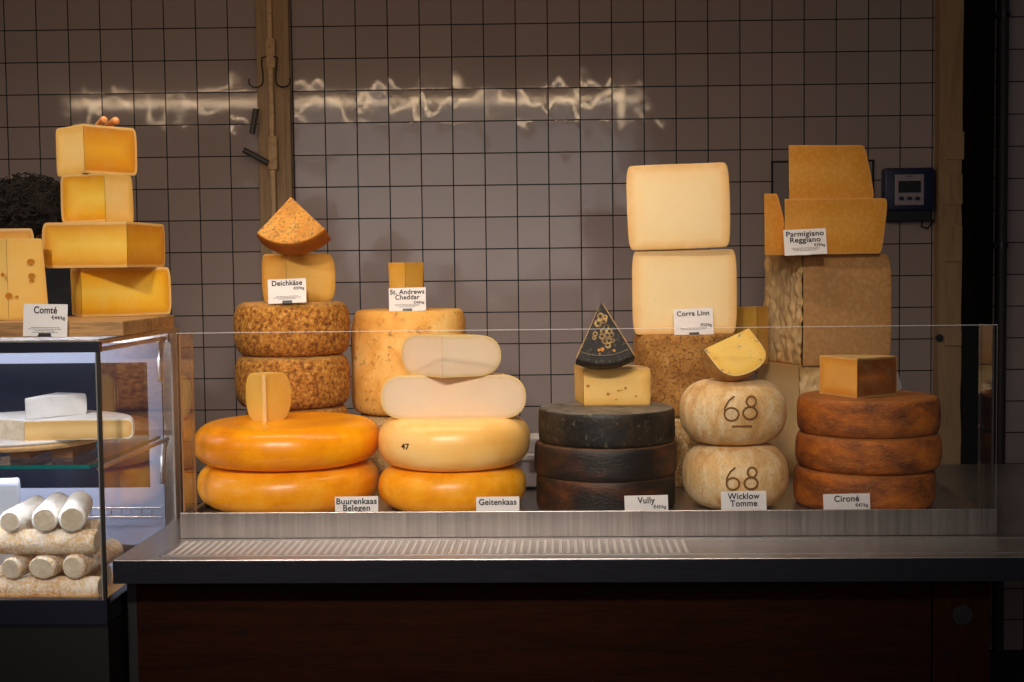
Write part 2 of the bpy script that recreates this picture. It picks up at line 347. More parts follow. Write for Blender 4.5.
def wheel(label, px0, px1, Yc, z0, H, a, n, mat, py=400, taper=0, amp=.002, seed=0, name='round_cheese', group=None, tilt=(0,0), dx=0):
    x0, x1 = X(px0, Yc, py), X(px1, Yc, py); R = (x1-x0)/2*.995
    bm = wheel_bm(R, H, a, n, taper, amp, seed)
    o = finish(name, bm, mat, None, True, 60)
    o.location = ((x0+x1)/2+dx, Yc, z0); o.rotation_euler = (tilt[0], tilt[1], seed)
    tag(o, label, 'cheese', group); o['R'] = R; del o['R']
    return o
def sector_parts(root, R, H, a, n, a0, a1, pmat, rmat, taper=0, amp=.0012, seed=0, pmat2=None, cut=.0008, ns=26, rough_face=None, blunt=0, smat=None):
    """wedge of a round cheese with its tip at the origin, from angle a0 to a1; parts: paste (cut faces) and rind"""
    side = profile(R, H, a, n, taper)
    def disp(co, amp_=amp):
        w = wob(co, amp_, seed); return w
    bm = bmesh.new(); seg = max(8, int(abs(a1-a0)/(math.pi/24)))
    pr = [(0,0),(side[0][0]*.35,0),(side[0][0]*.7,0)] + side + [(side[-1][0]*.7,H),(side[-1][0]*.35,H),(0,H)]
    rings = []
    for (r, z) in pr:
        if r < 1e-6: rings.append([bm.verts.new(disp(Vector((0,0,z))))]); continue
        rings.append([bm.verts.new(disp(Vector((r*math.cos(a0+(a1-a0)*k/seg), r*math.sin(a0+(a1-a0)*k/seg), z)))) for k in range(seg+1)])
    for i in range(len(rings)-1):
        A, B = rings[i], rings[i+1]
        for k in range(seg):
            q = [A[min(k,len(A)-1)], A[min(k+1,len(A)-1)], B[min(k+1,len(B)-1)], B[min(k,len(B)-1)]]
            u = []
            for v in q:
                if v not in u: u.append(v)
            if len(u) > 2:
                f = bm.faces.new(u)
                if smat and 3+3 <= i < 3+len(side)-4: f.material_index = 1
    rd = finish('rind', bm, [rmat, smat] if smat else rmat, root, True, 50)
    bm = bmesh.new(); lay = bm.verts.layers.float.new('edge')
    poly = [Vector((r,z)) for r, z in pr]
    def dist(r, z):
        best = 9
        for i in range(len(poly)-1):
            A, B = poly[i], poly[i+1]; d = B-A; L = d.length_squared
            t = 0 if L == 0 else max(0, min(1, (Vector((r,z))-A).dot(d)/L)); best = min(best, (A+d*t-Vector((r,z))).length)
        return best
    if rough_face is not None: ns = 60
    for fi, ang in enumerate((a0, a1)):
        nrm = Vector((math.sin(ang), -math.cos(ang), 0)) * (1 if fi == 0 else -1)
        grid = []
        for (r, z) in side:
            row = []
            for s in range(ns+1):
                q = r*s/ns; co = disp(Vector((q*math.cos(ang), q*math.sin(ang), z)))
                d = dist(q, z)
                if rough_face == fi and d > .001:
                    co = co + nrm*(noise.fractal(co*48, .7, 2.0, 5)*.0065*min(1, d/.01) + .003)
                else: co = co + nrm*cut*min(1, d/.003)*.6
                v = bm.verts.new(co); v[lay] = d; row.append(v)
            grid.append(row)
        for i in range(len(grid)-1):
            for k in range(ns):
                f = bm.faces.new((grid[i][k], grid[i][k+1], grid[i+1][k+1], grid[i+1][k])); f.material_index = fi if pmat2 else 0
    ps = finish('paste', bm, [pmat, pmat2] if pmat2 else pmat, root, True, 50)
    return rd, ps
ANG = {}
def solve_angle(tip, R, px):
    lo, hi = 0.0, math.pi
    def f(t):
        p = Vector((tip[0]+R*math.cos(t), tip[1]+R*math.sin(t), tip[2]+.05))-CAM
        return 512+F*p.dot(rt)/p.dot(fw)
    for _ in range(50):
        m = (lo+hi)/2
        if f(m) > px: lo = m
        else: hi = m
    return math.degrees(lo)
def wedge(label, tip, R, H, a, n, a0, a1, pmat, rmat, group=None, name='cheese_wedge', rot=None, fit=None, **kw):
    """tip: world position of the tip on the table side; angles in degrees, 0 = right, 90 = away"""
    root = thing(name, label, 'cheese', tip, 0, group)
    if fit:
        if fit[1] is not None: a0 = solve_angle(tip, R, fit[1])
        if fit[0] is not None: a1 = solve_angle(tip, R, fit[0])
    if rot is not None: root.rotation_euler = rot.to_euler()
    ANG[root.name] = a0
    sector_parts(root, R, H, a, n, R_(a0), R_(a1), M[pmat], M[rmat], **kw)
    return root
def P(px, Y, z, py=400):
    return Vector((W(px, py, Y).x, Y, z))

# text
def text_mesh(s, size, mat, parent, loc, align='CENTER', bold=.0, name='lettering', rot=(R_(90),0,0), ext=.0002, spacing=1.0, line=.8):
    cu = bpy.data.curves.new('t', 'FONT'); cu.body = s; cu.size = size; cu.align_x = align; cu.offset = bold*size
    cu.extrude = ext; cu.space_character = spacing; cu.space_line = line
    to = bpy.data.objects.new('t', cu); C.objects.link(to)
    bpy.context.view_layer.update()
    me = bpy.data.meshes.new_from_object(to.evaluated_get(bpy.context.evaluated_depsgraph_get()))
    bpy.data.objects.remove(to); bpy.data.curves.remove(cu)
    me.materials.clear(); me.materials.append(mat)
    o = bpy.data.objects.new(name, me); C.objects.link(o); o.location = loc; o.rotation_euler = rot; o.parent = parent
    return o
def sign(label, px, Y, z, title, price=None, w=.088, h=.056, tsize=.0165, lean=8, rz=0, roll=0, clip='dark', fine=3, align='CENTER', pr_z=None, tx=0, top=.003, bold=.02, spacing=1.06, line=.78, lw=None):
    root = thing('price_sign', label, 'sign', P(px, Y, z), R_(rz), 'cheese price signs')
    root.rotation_euler = (R_(-lean), R_(roll), R_(rz))
    root0 = root; root = boxobj('card', M['card'], (-w/2, w/2, 0, .0008, 0, h), root, bev=0)
    n = title.count('\n')+1
    t = text_mesh(title, tsize, M['ink'], root, (tx, -.0006, h-top-tsize*.72), align, bold, 'title_lettering', spacing=spacing, line=line)
    # fit width
    xs = [v.co.x for v in t.data.vertices]; wd = max(xs)-min(xs); lim = lw or w*.92
    k = lim/wd if (wd > lim or lw) else 1
    t.scale = (k, 1 if k > .8 else .95, 1)
    if price:
        zz = pr_z if pr_z is not None else h-top-tsize*.72-(n-1)*tsize*line-.0105
        text_mesh(price, .0088, M['ink'], root, (w/2-.004, -.0006, zz), 'RIGHT', .012, 'price_lettering', spacing=1.0)
    if fine:
        bm = bmesh.new(); rr = random.Random(len(label))
        for i in range(fine):
            half = w*(.22+.14*rr.random()+(.04 if i == 1 else 0)); x = -half; zz = .0155-i*.0029
            while x < half:
                L = .003+.006*rr.random(); box(bm, x, min(x+L, half), -.0006, -.0001, zz, zz+.0009); x += L+.0012
        finish('fine_print', bm, M['fineink'], root, False)
    root = root0
    if clip:
        bm = bmesh.new(); box(bm, -.011, .011, -.006, .006, -.001, .002); box(bm, -.011, .011, -.0025, -.001, 0, .006)
        finish('clip', bm, M['clip_'+clip], root, False)
    return root

# ------------------------------------------------------------------ the room
WA = -R_(1.69); wt = Vector((math.cos(WA), -math.sin(WA), 0)); wn_ = Vector((math.sin(WA), math.cos(WA), 0))
wo = CAM + wt*(-1.6144) + wn_*4.106 + Vector((0,0,.7652))      # corner of tile column 0, row 0
WR = math.atan2(wt.y, wt.x)
def wpx(px, py, off=0):
    """wall coordinates (along, height) of the wall point seen at a pixel"""
    d = fw + rt*((px-512)/F) - up*((py-341)/F)
    k = (wo - wn_*off - CAM).dot(wn_)/d.dot(wn_); p = CAM + d*k - wo
    return p.dot(wt), p.z
def wallbox(name, mat, px0, px1, py0, py1, y0, y1, parent=None, bev=0, full=None):
    a0, z1 = wpx(px0, py0); a1, z0 = wpx(px1, py1)
    if full: z0, z1 = full
    o = boxobj(name, mat, (a0, a1, y0, y1, z0, z1), parent, bev)
    return o
zfl = -wo.z
def place_wall(o): o.location = wo; o.rotation_euler = (0,0,WR); return o
bm = bmesh.new(); box(bm, -1.6, 5.0, 0, .1, zfl+.185, 1.0)
place_wall(struct(finish('wall_back', bm, M['tiles'], None, False)))
place_wall(struct(boxobj('baseboard_back', M['black'], (-1.6, 5.0, -.02, .08, zfl, zfl+.185))))
bm = bmesh.new(); box(bm, -4, 4.5, -1.5, 4.6, -.1, 0); struct(finish('floor', bm, M['floor'], None, False))
bm = bmesh.new(); box(bm, -4, 4.5, -1.5, 4.6, 3.2, 3.3); struct(finish('ceiling', bm, plain('dark_ceiling', (34,31,30), .9), None, False))

# posts on the wall
lp = thing('wall_post', 'tan painted timber post on the tiled wall behind the left stacks, with rail and hooks', 'post', wo, WR)
a0, _ = wpx(257, 90, .03); a1, _ = wpx(289.5, 90, .03)
boxobj('board', M['postpaint'], (a0, a1, -.03, -.0, zfl+.2, .98), lp, .003)
am, _ = wpx(284, 90, .04)
boxobj('side_batten', M['postpaint'], (am, a1+.002, -.038, -.03, zfl+.2, .98), lp, .002)
xr, _ = wpx(270.5, 90, .05)
boxobj('rail', M['postpaint2'], (xr-.007, xr+.009, -.05, -.03, zfl+.2, .98), lp, .003)
def zz(py): return wpx(270, py, .05)[1]
for (p0, p1) in ((38, 68), (136, 170)):
    bm = bmesh.new(); box(bm, xr-.012, xr+.017, -.056, -.03, zz(p1), zz(p0), bev=.004)
    tube(bm, [(xr+.002, -.056, zz((p0+p1)/2-6)), (xr+.002, -.062, zz((p0+p1)/2-6))], .004)
    tube(bm, [(xr+.002, -.056, zz((p0+p1)/2+6)), (xr+.002, -.062, zz((p0+p1)/2+6))], .004)
    finish('bracket', bm, M['postpaint2'], lp)
for s in (-1, 1):
    bm = bmesh.new(); pts = [(xr+.002+s*.012, -.058, zz(57)), (xr+.002+s*.024, -.062, zz(58)), (xr+s*.024, -.062, zz(64)), (xr+s*.020, -.062, zz(74))]
    cx, cz = xr+s*.042, zz(82)
    for k in range(9):
        t = math.pi - math.pi*1.15*k/8
        pts.append((cx - s*(-math.cos(t))*.022*-1 if False else cx + s*math.cos(t)*.022, -.064, cz - math.sin(t)*.018))
    tube(bm, pts, .0025); finish('hook', bm, M['hookmetal'], lp)
def rod(label, q0, q1):
    p0 = wpx(*q0, .06); p1 = wpx(*q1, .06); bm = bmesh.new()
    mid = Vector(((p0[0]+p1[0])/2, -.06, (p0[1]+p1[1])/2)); A = Vector((p0[0], -.06, p0[1]))-mid; B = -A
    tube(bm, [A, B], .009, 12); tube(bm, [A*1.02, A*.98], .0105, 12)
    o = finish('grip_rod', bm, M['rodgrey']); o.matrix_world = Matrix.Translation(wo) @ Matrix.Rotation(WR, 4, 'Z') @ Matrix.Translation(mid)
    tag(o, label, 'rod')
rod('short dark grey rod hanging upright below the left hook of the tan wall post', (256, 109), (252, 134))
rod('short dark grey rod sticking out slanted from the lower bracket of the tan post', (244, 150), (268, 163))
rp = thing('wall_post', 'rough brown timber post on the tiled wall right of the blue controller', 'post', wo, WR)
a0, _ = wpx(934, 200, .0); a1, _ = wpx(962, 200, .05)
bm = bmesh.new(); box(bm, a0, a1, -.05, 0, zfl+.2, .98)
bmesh.ops.subdivide_edges(bm, edges=[e for e in bm.edges if abs(e.verts[0].co.z-e.verts[1].co.z) > .5], cuts=60)
for v in bm.verts:
    if v.co.x > (a0+a1)/2: v.co.x += .004*noise.noise(v.co*9)
finish('timber', bm, M['postpaint'], rp, False)
for (p0, p1, dx) in ((132, 160, .006), (174, 205, .0), (226, 262, .0), (330, 346, .0)):
    bm = bmesh.new(); box(bm, a0+.018, a1+dx, -.057, -.05, wpx(940,p1,.05)[1], wpx(940,p0,.05)[1], bev=.002); finish('timber_patch', bm, M['postpaint'], rp, False)
bm = bmesh.new(); c0 = wpx(939, 338, .05); tube(bm, [(c0[0],-.05,c0[1]), (c0[0],-.056,c0[1])], .012, 16); tube(bm, [(c0[0],-.056,c0[1]), (c0[0],-.06,c0[1])], .005, 8); finish('bolt', bm, M['bolt'], rp)
# dark column and pipe at the right
a0, _ = wpx(963, 200, .05); a1, _ = wpx(994, 200, .12)
o = boxobj('steel_column', plain('soot_black', (5,5,5), .8, spec=.1), (a0, a1, -.12, -.001, zfl, .98), None, .004); place_wall(o); tag(o, 'matt black steel column standing right of the rough timber post', 'column')
pr = thing('wall_pipe', 'dark vertical pipe clamped to the tiles beside the black column', 'pipe', wo, WR)
a0, _ = wpx(1003, 200, .05)
bm = bmesh.new(); tube(bm, [(a0,-.04,zfl+.2), (a0,-.04,.98)], .017, 14); finish('pipe', bm, plain('grey_brown_pipe', (46,40,40), .6), pr)
for py in (14, 245, 470):
    bm = bmesh.new(); z_ = wpx(1000, py, .05)[1]; tube(bm, [(a0,-.04,z_-.008), (a0,-.04,z_+.008)], .021, 14); box(bm, a0-.03, a0-.018, -.06, 0, z_-.008, z_+.008)
    finish('pipe_clamp', bm, M['bolt'], pr)
# flush hatch in the tiles
hx0, hz1 = wpx(771, 161); hx1, hz0 = wpx(873.5, 262)
hp = thing('access_hatch', 'black rimmed hatch set flush in the wall tiles behind the top grana blocks', 'hatch', wo, WR)
bm = bmesh.new(); t_ = .006
for e in ((hx0,hx1,hz1-t_,hz1), (hx0,hx1,hz0,hz0+t_), (hx0,hx0+t_,hz0,hz1), (hx1-t_,hx1,hz0,hz1)): box(bm, e[0], e[1], -.006, 0, e[2], e[3])
finish('rim', bm, M['black'], hp, False)
boxobj('hatch_panel', plain('grey_hatch', (140,130,127), .25), (hx0+t_+.004, hx1-t_-.004, -.003, 0, hz0+t_+.004, hz1-t_-.004), hp)
# controller
tx0, tz1 = wpx(884, 168, .04); tx1, tz0 = wpx(934.5, 210, .04)
th = thing('wall_controller', 'navy blue temperature controller with grey face on the tiled wall', 'controller', wo, WR)
bm = bmesh.new(); box(bm, tx0, tx1, -.045, 0, tz0, tz1, bev=.008); finish('housing', bm, M['thermoblue'], th)
boxobj('lower_cover', plain('black_navy_plastic', (22,24,34), .5), (tx0+.008, tx1-.004, -.03, 0, tz0-.034, tz0+.004), th, .004)
fx0, fz1 = wpx(895, 174.5, .048); fx1, fz0 = wpx(924, 205, .048)
fp = boxobj('face_plate', M['thermoface'], (fx0, fx1, -.049, -.044, fz0, fz1), th, .002)
lx0, lz1 = wpx(898.5, 181, .05); lx1, lz0 = wpx(921, 192.5, .05)
boxobj('display', M['lcd'], (lx0, lx1, -.0505, -.0485, lz0, lz1), fp)
for i in range(3):
    bm = bmesh.new(); q = wpx(901.5+i*8, 198.5, .05)
    tube(bm, [(0,-.0525,0), (0,-.0485,0)], .0085, 16)
    for v in bm.verts: v.co = Vector((q[0]+v.co.x, v.co.y, q[1]+v.co.z*.72))
    finish('button', bm, M['thermoblue'], fp)
bm = bmesh.new(); box(bm, (fx0+fx1)/2-.01, (fx0+fx1)/2+.01, -.0498, -.0489, fz1-.007, fz1-.0045); finish('printed_mark', bm, M['thermoblue'], fp, False)
bm = bmesh.new(); tube(bm, [(tx1-.03,-.02,tz0-.03), (tx1-.035,-.02,tz0-.05), (tx1-.015,-.02,tz0-.056), (tx1,-.015,tz0-.04), (tx1+.01,-.005,tz0-.03)], .003); finish('cable', bm, M['black'], th)

# ------------------------------------------------------------------ the counter
ZC = .90; YF = 2.31; XL = X(112.5, YF, 560); XRt = 1.6; YB = 3.40
ct = thing('serving_counter', 'long brushed steel serving counter on a dark red timber body', 'counter', (0, YF, 0))
def cbox(name, mat, e, bev=0, parent=ct): 
    e = (e[0], e[1], e[2]-YF, e[3]-YF, e[4], e[5]); return boxobj(name, mat, e, parent, bev)
cbox('worktop', M['steel'], (XL, XRt, YF+.002, YB, ZC-.042, ZC), .0015)
cbox('front_fascia', M['steel_dark'], (XL, XRt, YF-.001, YF+.002, ZC-.043, ZC-.001), .0008)
YPn = 2.37
xp0 = X(137, YPn, 620); xs0 = X(932, YPn, 620); xs1 = X(990, YPn, 620)
cbox('front_panel', M['panel_wood'], (xp0, xs0-.002, YPn, YPn+.03, .06, ZC-.043))
stl = cbox('panel_stile', M['stile_wood'], (xs0+.001, xs1, YPn-.004, YPn+.03, .06, ZC-.043), .002)
cbox('corner_post', M['black'], (X(127, YPn, 620), xp0-.001, YPn+.005, YPn+.06, .0, ZC-.043))
cbox('side_carcass', M['black'], (X(127, YPn, 620)+.01, xs1-.005, YPn+.061, 3.25, .0, ZC-.043))
def disc(name, mat, px, py, r, Y, d=.003, parent=ct, ring=False):
    p = W(px, py, Y); bm = bmesh.new()
    tube(bm, [(p.x, Y-YF-d, p.z), (p.x, Y-YF, p.z)], r, 20)
    if ring:
        tube(bm, [(p.x, Y-YF-d-.003, p.z), (p.x, Y-YF-d, p.z)], r*.62, 16); tube(bm, [(p.x, Y-YF-d-.005, p.z), (p.x, Y-YF-d-.003, p.z)], r*.34, 6)
    return finish(name, bm, mat, parent)
disc('bolt', M['bolt'], 962, 614.5, .0185, YPn-.004, .003, ring=True)
disc('bolt_hole', M['knot'], 242, 633, .008, YPn, .0006)
for (px, py, r, Y) in ((949, 655, .009, YPn-.004), (834, 656, .006, YPn), (862, 669, .005, YPn), (767, 626, .0055, YPn), (898, 588, .012, YPn), (770, 676, .006, YPn), (145, 604, .004, YPn), (330, 672, .004, YPn), (418, 654, .005, YPn)):
    disc('knot', M['knot'], px, py, r, Y, .0005)
# vent grille let into the worktop in front of the tray
gx0, gx1 = X(163, 2.37, 555), 1.35; gy0, gy1 = 2.345, 2.478
bm = bmesh.new()
for e in ((gx0, gx1, gy0, gy0+.004), (gx0, gx1, gy1-.004, gy1), (gx0, gx0+.004, gy0, gy1), (gx1-.004, gx1, gy0, gy1)): box(bm, e[0], e[1], e[2]-YF, e[3]-YF, ZC, ZC+.0012)
finish('grille_frame', bm, M['steel'], ct, False)
bm = bmesh.new(); x = gx0+.012
while x < X(690, 2.4, 545):
    vs = [(x, gy0+.008-YF), (x+.0075, gy0+.008-YF), (x+.0075, gy1-.008-YF), (x, gy1-.008-YF)]
    b0 = [bm.verts.new((a, b, ZC+.0001)) for a, b in vs]; t0 = [bm.verts.new((a+(.0018 if i in (0,3) else -.0018), b, ZC+.0016)) for i, (a, b) in enumerate(vs)]
    bm.faces.new(t0)
    for k in range(4): bm.faces.new((b0[k], b0[(k+1)%4], t0[(k+1)%4], t0[k]))
    x += .0145
finish('grille_ribs', bm, plain('polished_ribs', (214,208,204), .28, .6), ct, False)

# ------------------------------------------------------------------ raised display tray with its glass
ZL, ZT = .951, .925; YT = 2.50
tx_l, tx_r = X(180, YT, 525), X(997, YT, 525)
tr = thing('display_tray', 'raised brushed steel display tray holding the stacked cheeses, with glass guard', 'tray', (0, YT, ZC))
def tb(name, mat, e, bev=0):
    return boxobj(name, mat, (e[0], e[1], e[2]-YT, e[3]-YT, e[4]-ZC, e[5]-ZC), tr, bev)
tb('tray_front', M['steel_v'], (tx_l, tx_r, YT, YT+.004, ZC+.0005, ZL), .001)
tb('tray_floor', M['steel'], (tx_l+.003, tx_r-.003, YT+.004, 3.36, ZT-.004, ZT))
tb('tray_side', M['steel_v'], (tx_l, tx_l+.003, YT+.004, 3.36, ZC+.0005, ZL-.012), .001)
tb('tray_side', M['steel_v'], (tx_r-.003, tx_r, YT+.004, 3.36, ZC+.0005, ZL-.012), .001)
tb('tray_back', M['steel_v'], (tx_l+.003, tx_r-.003, 3.357, 3.36, ZC+.0005, ZL-.012), .001)
ZG = Z(500, 330.3, YT+.008)
def gbox(name, ext, edge_axis, mat_edge, parent, big='y'):
    bm = bmesh.new(); box(bm, *ext)
    ax = 'xyz'.index(big)
    bm.normal_update()
    for f in bm.faces:
        f.material_index = 0 if abs(f.normal[ax]) > .5 else 1
    return finish(name, bm, [M['glass'], mat_edge], parent, False)
def off(e, o): return (e[0]-o[0], e[1]-o[0], e[2]-o[1], e[3]-o[1], e[4]-o[2], e[5]-o[2])
gf = gbox('glass_front', off((tx_l, tx_r, YT+.006, YT+.010, ZT, ZG), (0,YT,ZC)), 0, M['glass_edge'], tr, 'y')
tb('edge_highlight', M['glass_edge'], (tx_l, tx_r, YT+.0058, YT+.0102, ZG, ZG+.0015), .0004).parent = gf  # strip added on top, a painted highlight along the pane
gbox('glass_side', off((tx_l+.004, tx_l+.008, YT+.011, YT+.092, ZT, ZG-.001), (0,YT,ZC)), 0, plain('amber_reflection_edge', (150,104,66), .3), tr, 'x')  # amber edge: warm reflection of the wheels put into the colour
gbox('glass_side', off((tx_r-.008, tx_r-.004, YT+.011, YT+.092, ZT, ZG-.001), (0,YT,ZC)), 0, plain('shaded_glass_edge', (60,56,54), .3), tr, 'x')  # edge coloured dark for the dimmer right end of the tray

# ------------------------------------------------------------------ cheeses on the tray
z = ZT
wheel('large orange gouda wheel at the bottom of the front left stack, on the tray', 201, 379, 2.755, z, .091, .052, 2.4, M['gouda_low'], 490, seed=1, amp=.003)
wheel('large glossy orange gouda wheel, upper one of the front left pair', 197, 380, 2.755, z+.0905, .088, .05, 2.3, M['gouda'], 445, seed=2, amp=.003)
zb = z+.0905+.088
wedge('small yellow rounded wedge standing on the upper orange gouda wheel', P(264.5, 2.71, zb-.001), .09, .104, .042, 2.4, 68, 97, 'young', 'goat_thin', pmat2=None, seed=3, fit=(246,291))
yw = [o for o in bpy.data.objects if o.get('label','').startswith('small yellow rounded')][0]
boxobj('blunt_tip', M['comte_pale_lit'], (-.0042, .0042, -.0022, .003, .001, .101), yw, .001)
# herb-rubbed stack behind
Yd = 3.085
wheel('speckled brown wheel lowest in the stack behind the orange goudas', 243, 350, Yd, z, .090, .03, 3, M['deich'], 440, seed=4, amp=.003)
wheel('speckled brown wheel, second from the bottom, half hidden behind the orange goudas', 246, 348, Yd, z+.09, .088, .03, 3, M['deich'], 410, seed=5, amp=.003)
wheel('speckled brown wheel with a small yellow wedge in front of it', 236, 350, Yd, 1.102, .122, .03, 2.9, M['deich'], 380, seed=6, amp=.003)
wheel('speckled brown wheel topmost in its stack, right under the Deichkäse sign', 235, 350, Yd, 1.224, .126, .035, 3, M['deich'], 330, seed=7, amp=.003)
zd = 1.350
wedge('pale yellow cut quarter behind the Deichkäse sign', P(289, 3.0, zd), .135, .113, .026, 2.8, 14, 116, 'deich_paste', 'deich_top', seed=8, fit=(262,335.5), pmat2=M['ciron_paste'])
# wedge standing on its rind, leaning back: local z = thickness
def stand(label, px, Y, zbase, R, H, half, pmat, rmat, lean, roll, seed, a=.012, n=4, smat=None):
    # local wedge: tip at origin, opening towards -X..; we want tip up, wedge downwards, top face to the camera
    root = thing('cheese_wedge', label, 'cheese', (0,0,0))
    sector_parts(root, R, H, a, n, R_(-90-half), R_(-90+half), M[pmat], M[rmat], seed=seed, smat=smat)
    # local +z (top face) must face the camera (-Y): rotate +90 about X sends z->-y and -y (down the wedge) -> -z
    Rm = Matrix.Rotation(R_(roll), 3, 'Y') @ Matrix.Rotation(R_(90-lean), 3, 'X')
    low = 9
    for t in range(-30, 31):
        an = R_(-90) + R_(half)*t/30
        for (r, zz_) in profile(R, H, a, n):
            v = Rm @ Vector((r*math.cos(an), r*math.sin(an), zz_)); low = min(low, v.z)
    root.rotation_euler = Rm.to_euler(); root.location = (X(px, Y, 250), Y, zbase - low - .002)
    return root
o = stand('mottled ochre triangular wedge standing point up above the Deichkäse sign', 298.5, 3.02, zd+.111, .118, .075, 43, 'deich_paste', 'deich_top', 19, -3, 9, smat=rind('orange_brown_rind', [(.3,(150,84,14)), (.7,(186,112,26))], 20, 120, None, rough=.6, bs=.3))
sign('white price sign reading Deichkäse on the topmost speckled wheel', 289.5, 2.955, 1.349, 'Deichkäse', '€37/kg', tsize=.0165, roll=-2, rz=0, lw=.07, fine=3)
# cheddar truckle
Ya = 3.19
wheel('mottled tan wheel hidden under the tall St. Andrews truckle', 358, 468, Ya, z, .150, .03, 3.5, M['mottle'], 450, seed=10, amp=.003)
wheel('tall ochre truckle drum with sloping sides under the St. Andrews Cheddar sign', 352.5, 467, Ya, z+.15, .250, .03, 5, M['andrews'], 380, taper=-.05, seed=11, amp=.004)
za = z+.15+.250
wedge('small amber block standing behind the St. Andrews Cheddar sign', P(407, 3.12, za-.001), .07, .116, .004, 8, 42, 140, 'amber', 'amber', fit=(389.5,423), taper=.12, seed=12, pmat2=M['amber'])
sign('white price sign reading St. Andrews Cheddar on the tall ochre truckle', 409, 3.075, za-.001, 'St. Andrews\nCheddar', '€44/kg', tsize=.0155, roll=-1, lw=.082, top=.004, line=.82)
# goat gouda stack
Yg = 2.72
wheel('yellow orange goat gouda wheel on the tray behind the Geitenkaas sign', 379, 527, Yg, z, .088, .05, 2.4, M['goat_low'], 490, seed=13, amp=.003)
w2 = wheel('pale yellow goat gouda wheel stamped 47, above the Geitenkaas sign', 378.5, 531, Yg, z+.0875, .103, .05, 2.3, M['goat_rind'], 445, seed=0, amp=.001)
# stamp 47 : projected on the side of that wheel
def project_on(obj_root, text, px, py, size, Yc, zc, R, H, a, n, mat, name='stamp', thick=.0004, rot=0, depth=0):
    cu = bpy.data.curves.new('t', 'FONT'); cu.body = text; cu.size = size; cu.align_x = 'CENTER'; cu.align_y = 'CENTER'; cu.offset = .02*size
    to = bpy.data.objects.new('t', cu); C.objects.link(to); bpy.context.view_layer.update()
    me = bpy.data.meshes.new_from_object(to.evaluated_get(bpy.context.evaluated_depsgraph_get())); bpy.data.objects.remove(to); bpy.data.curves.remove(cu)
    me.materials.clear(); me.materials.append(mat); return me
def surf(oc, R, H, a, n, x, zc):
    """front (towards the camera) surface point of a superellipse wheel"""
    s = (zc-H/2)/(H/2); s = max(-.999, min(.999, s)); c = (1-abs(s)**n)**(1/n); r = R-a+a*c
    return -math.sqrt(max(1e-6, r*r-x*x))
def stampmesh(o, R, H, a, n, px, py, text, size, mat, name):
    p = W(px, py, o.location.y-R*.85); lx = p.x-o.location.x; lz = p.z-o.location.z
    me = project_on(None, text, 0, 0, size, 0, 0, 0, 0, 0, 0, mat)
    for v in me.vertices:
        x = lx+v.co.x; zq = lz+v.co.y; y = surf(o, R, H, a, n, x, zq)-.0012; v.co = Vector((x, y, zq))
    so = bpy.data.objects.new(name, me); C.objects.link(so); so.parent = o; so.matrix_parent_inverse = Matrix.Identity(4)
    return so
Rg = (X(531, Yg, 445)-X(378.5, Yg, 445))/2*.995
stampmesh(w2, Rg, .103, .05, 2.3, 405, 447, '47', .017, plain('stamp_ink', (60,34,18), .6), 'ink_stamp')
zg = z+.0875+.103
hw = (X(525.5, 2.66, 395)-X(380, 2.66, 395))/2
wedge('wide half of a pale goat gouda, cut face forward, on the stamped 47 wheel', P(453, 2.66, zg-.002, 395), hw, .090, .05, 2.3, 0, 180, 'goat', 'goat_thin', seed=14, amp=.001)
wedge('smaller pale goat gouda quarter on top of the wide half', P(442, 2.625, zg+.0865, 355), .125, .085, .05, 2.2, 34, 127, 'goat', 'goat_thin', fit=(401.5,501), seed=15, amp=.001)
# white crate seen between
cx0, cx1 = X(470, 2.9, 470), X(575, 2.9, 470)
cr = thing('storage_tub', 'white plastic tub seen between the goat gouda and dark wheel stacks', 'tub', ((cx0+cx1)/2, 2.93, ZT))
hwid = (cx1-cx0)/2
boxobj('tub_body', M['white_plastic'], (-hwid, hwid, -.035, .05, .006, .075), cr, .004)
boxobj('lid', M['white_plastic'], (-hwid-.004, hwid+.004, -.045, .056, .0665, .082), cr, .004)
boxobj('upper_tier', M['white_plastic'], (-hwid+.01, hwid-.01, -.03, .05, .082, .118), cr, .004)
boxobj('shadow_gap', M['black'], (-hwid+.005, hwid-.005, -.03, .045, 0, .006), cr)  # dark strip standing for the shade in the gap under the tub
# black wheels
Yv = 2.705
wheel('dark brown wheel at the bottom of its stack, behind the Vully sign', 536, 676, Yv, z, .071, .012, 5, M['vully'], 495, seed=17, amp=.002)
wheel('dark brown wheel with reddish rim in the middle of the Vully stack', 534, 677, Yv, z+.070, .067, .012, 4, M['vully'], 465, seed=18, amp=.002)
wheel('blackened wheel with a greyish flat top, uppermost in the Vully stack', 538, 675, Yv, z+.137, .070, .012, 5, M['vully_top'], 430, seed=19, amp=.002)
zv = z+.137+.070
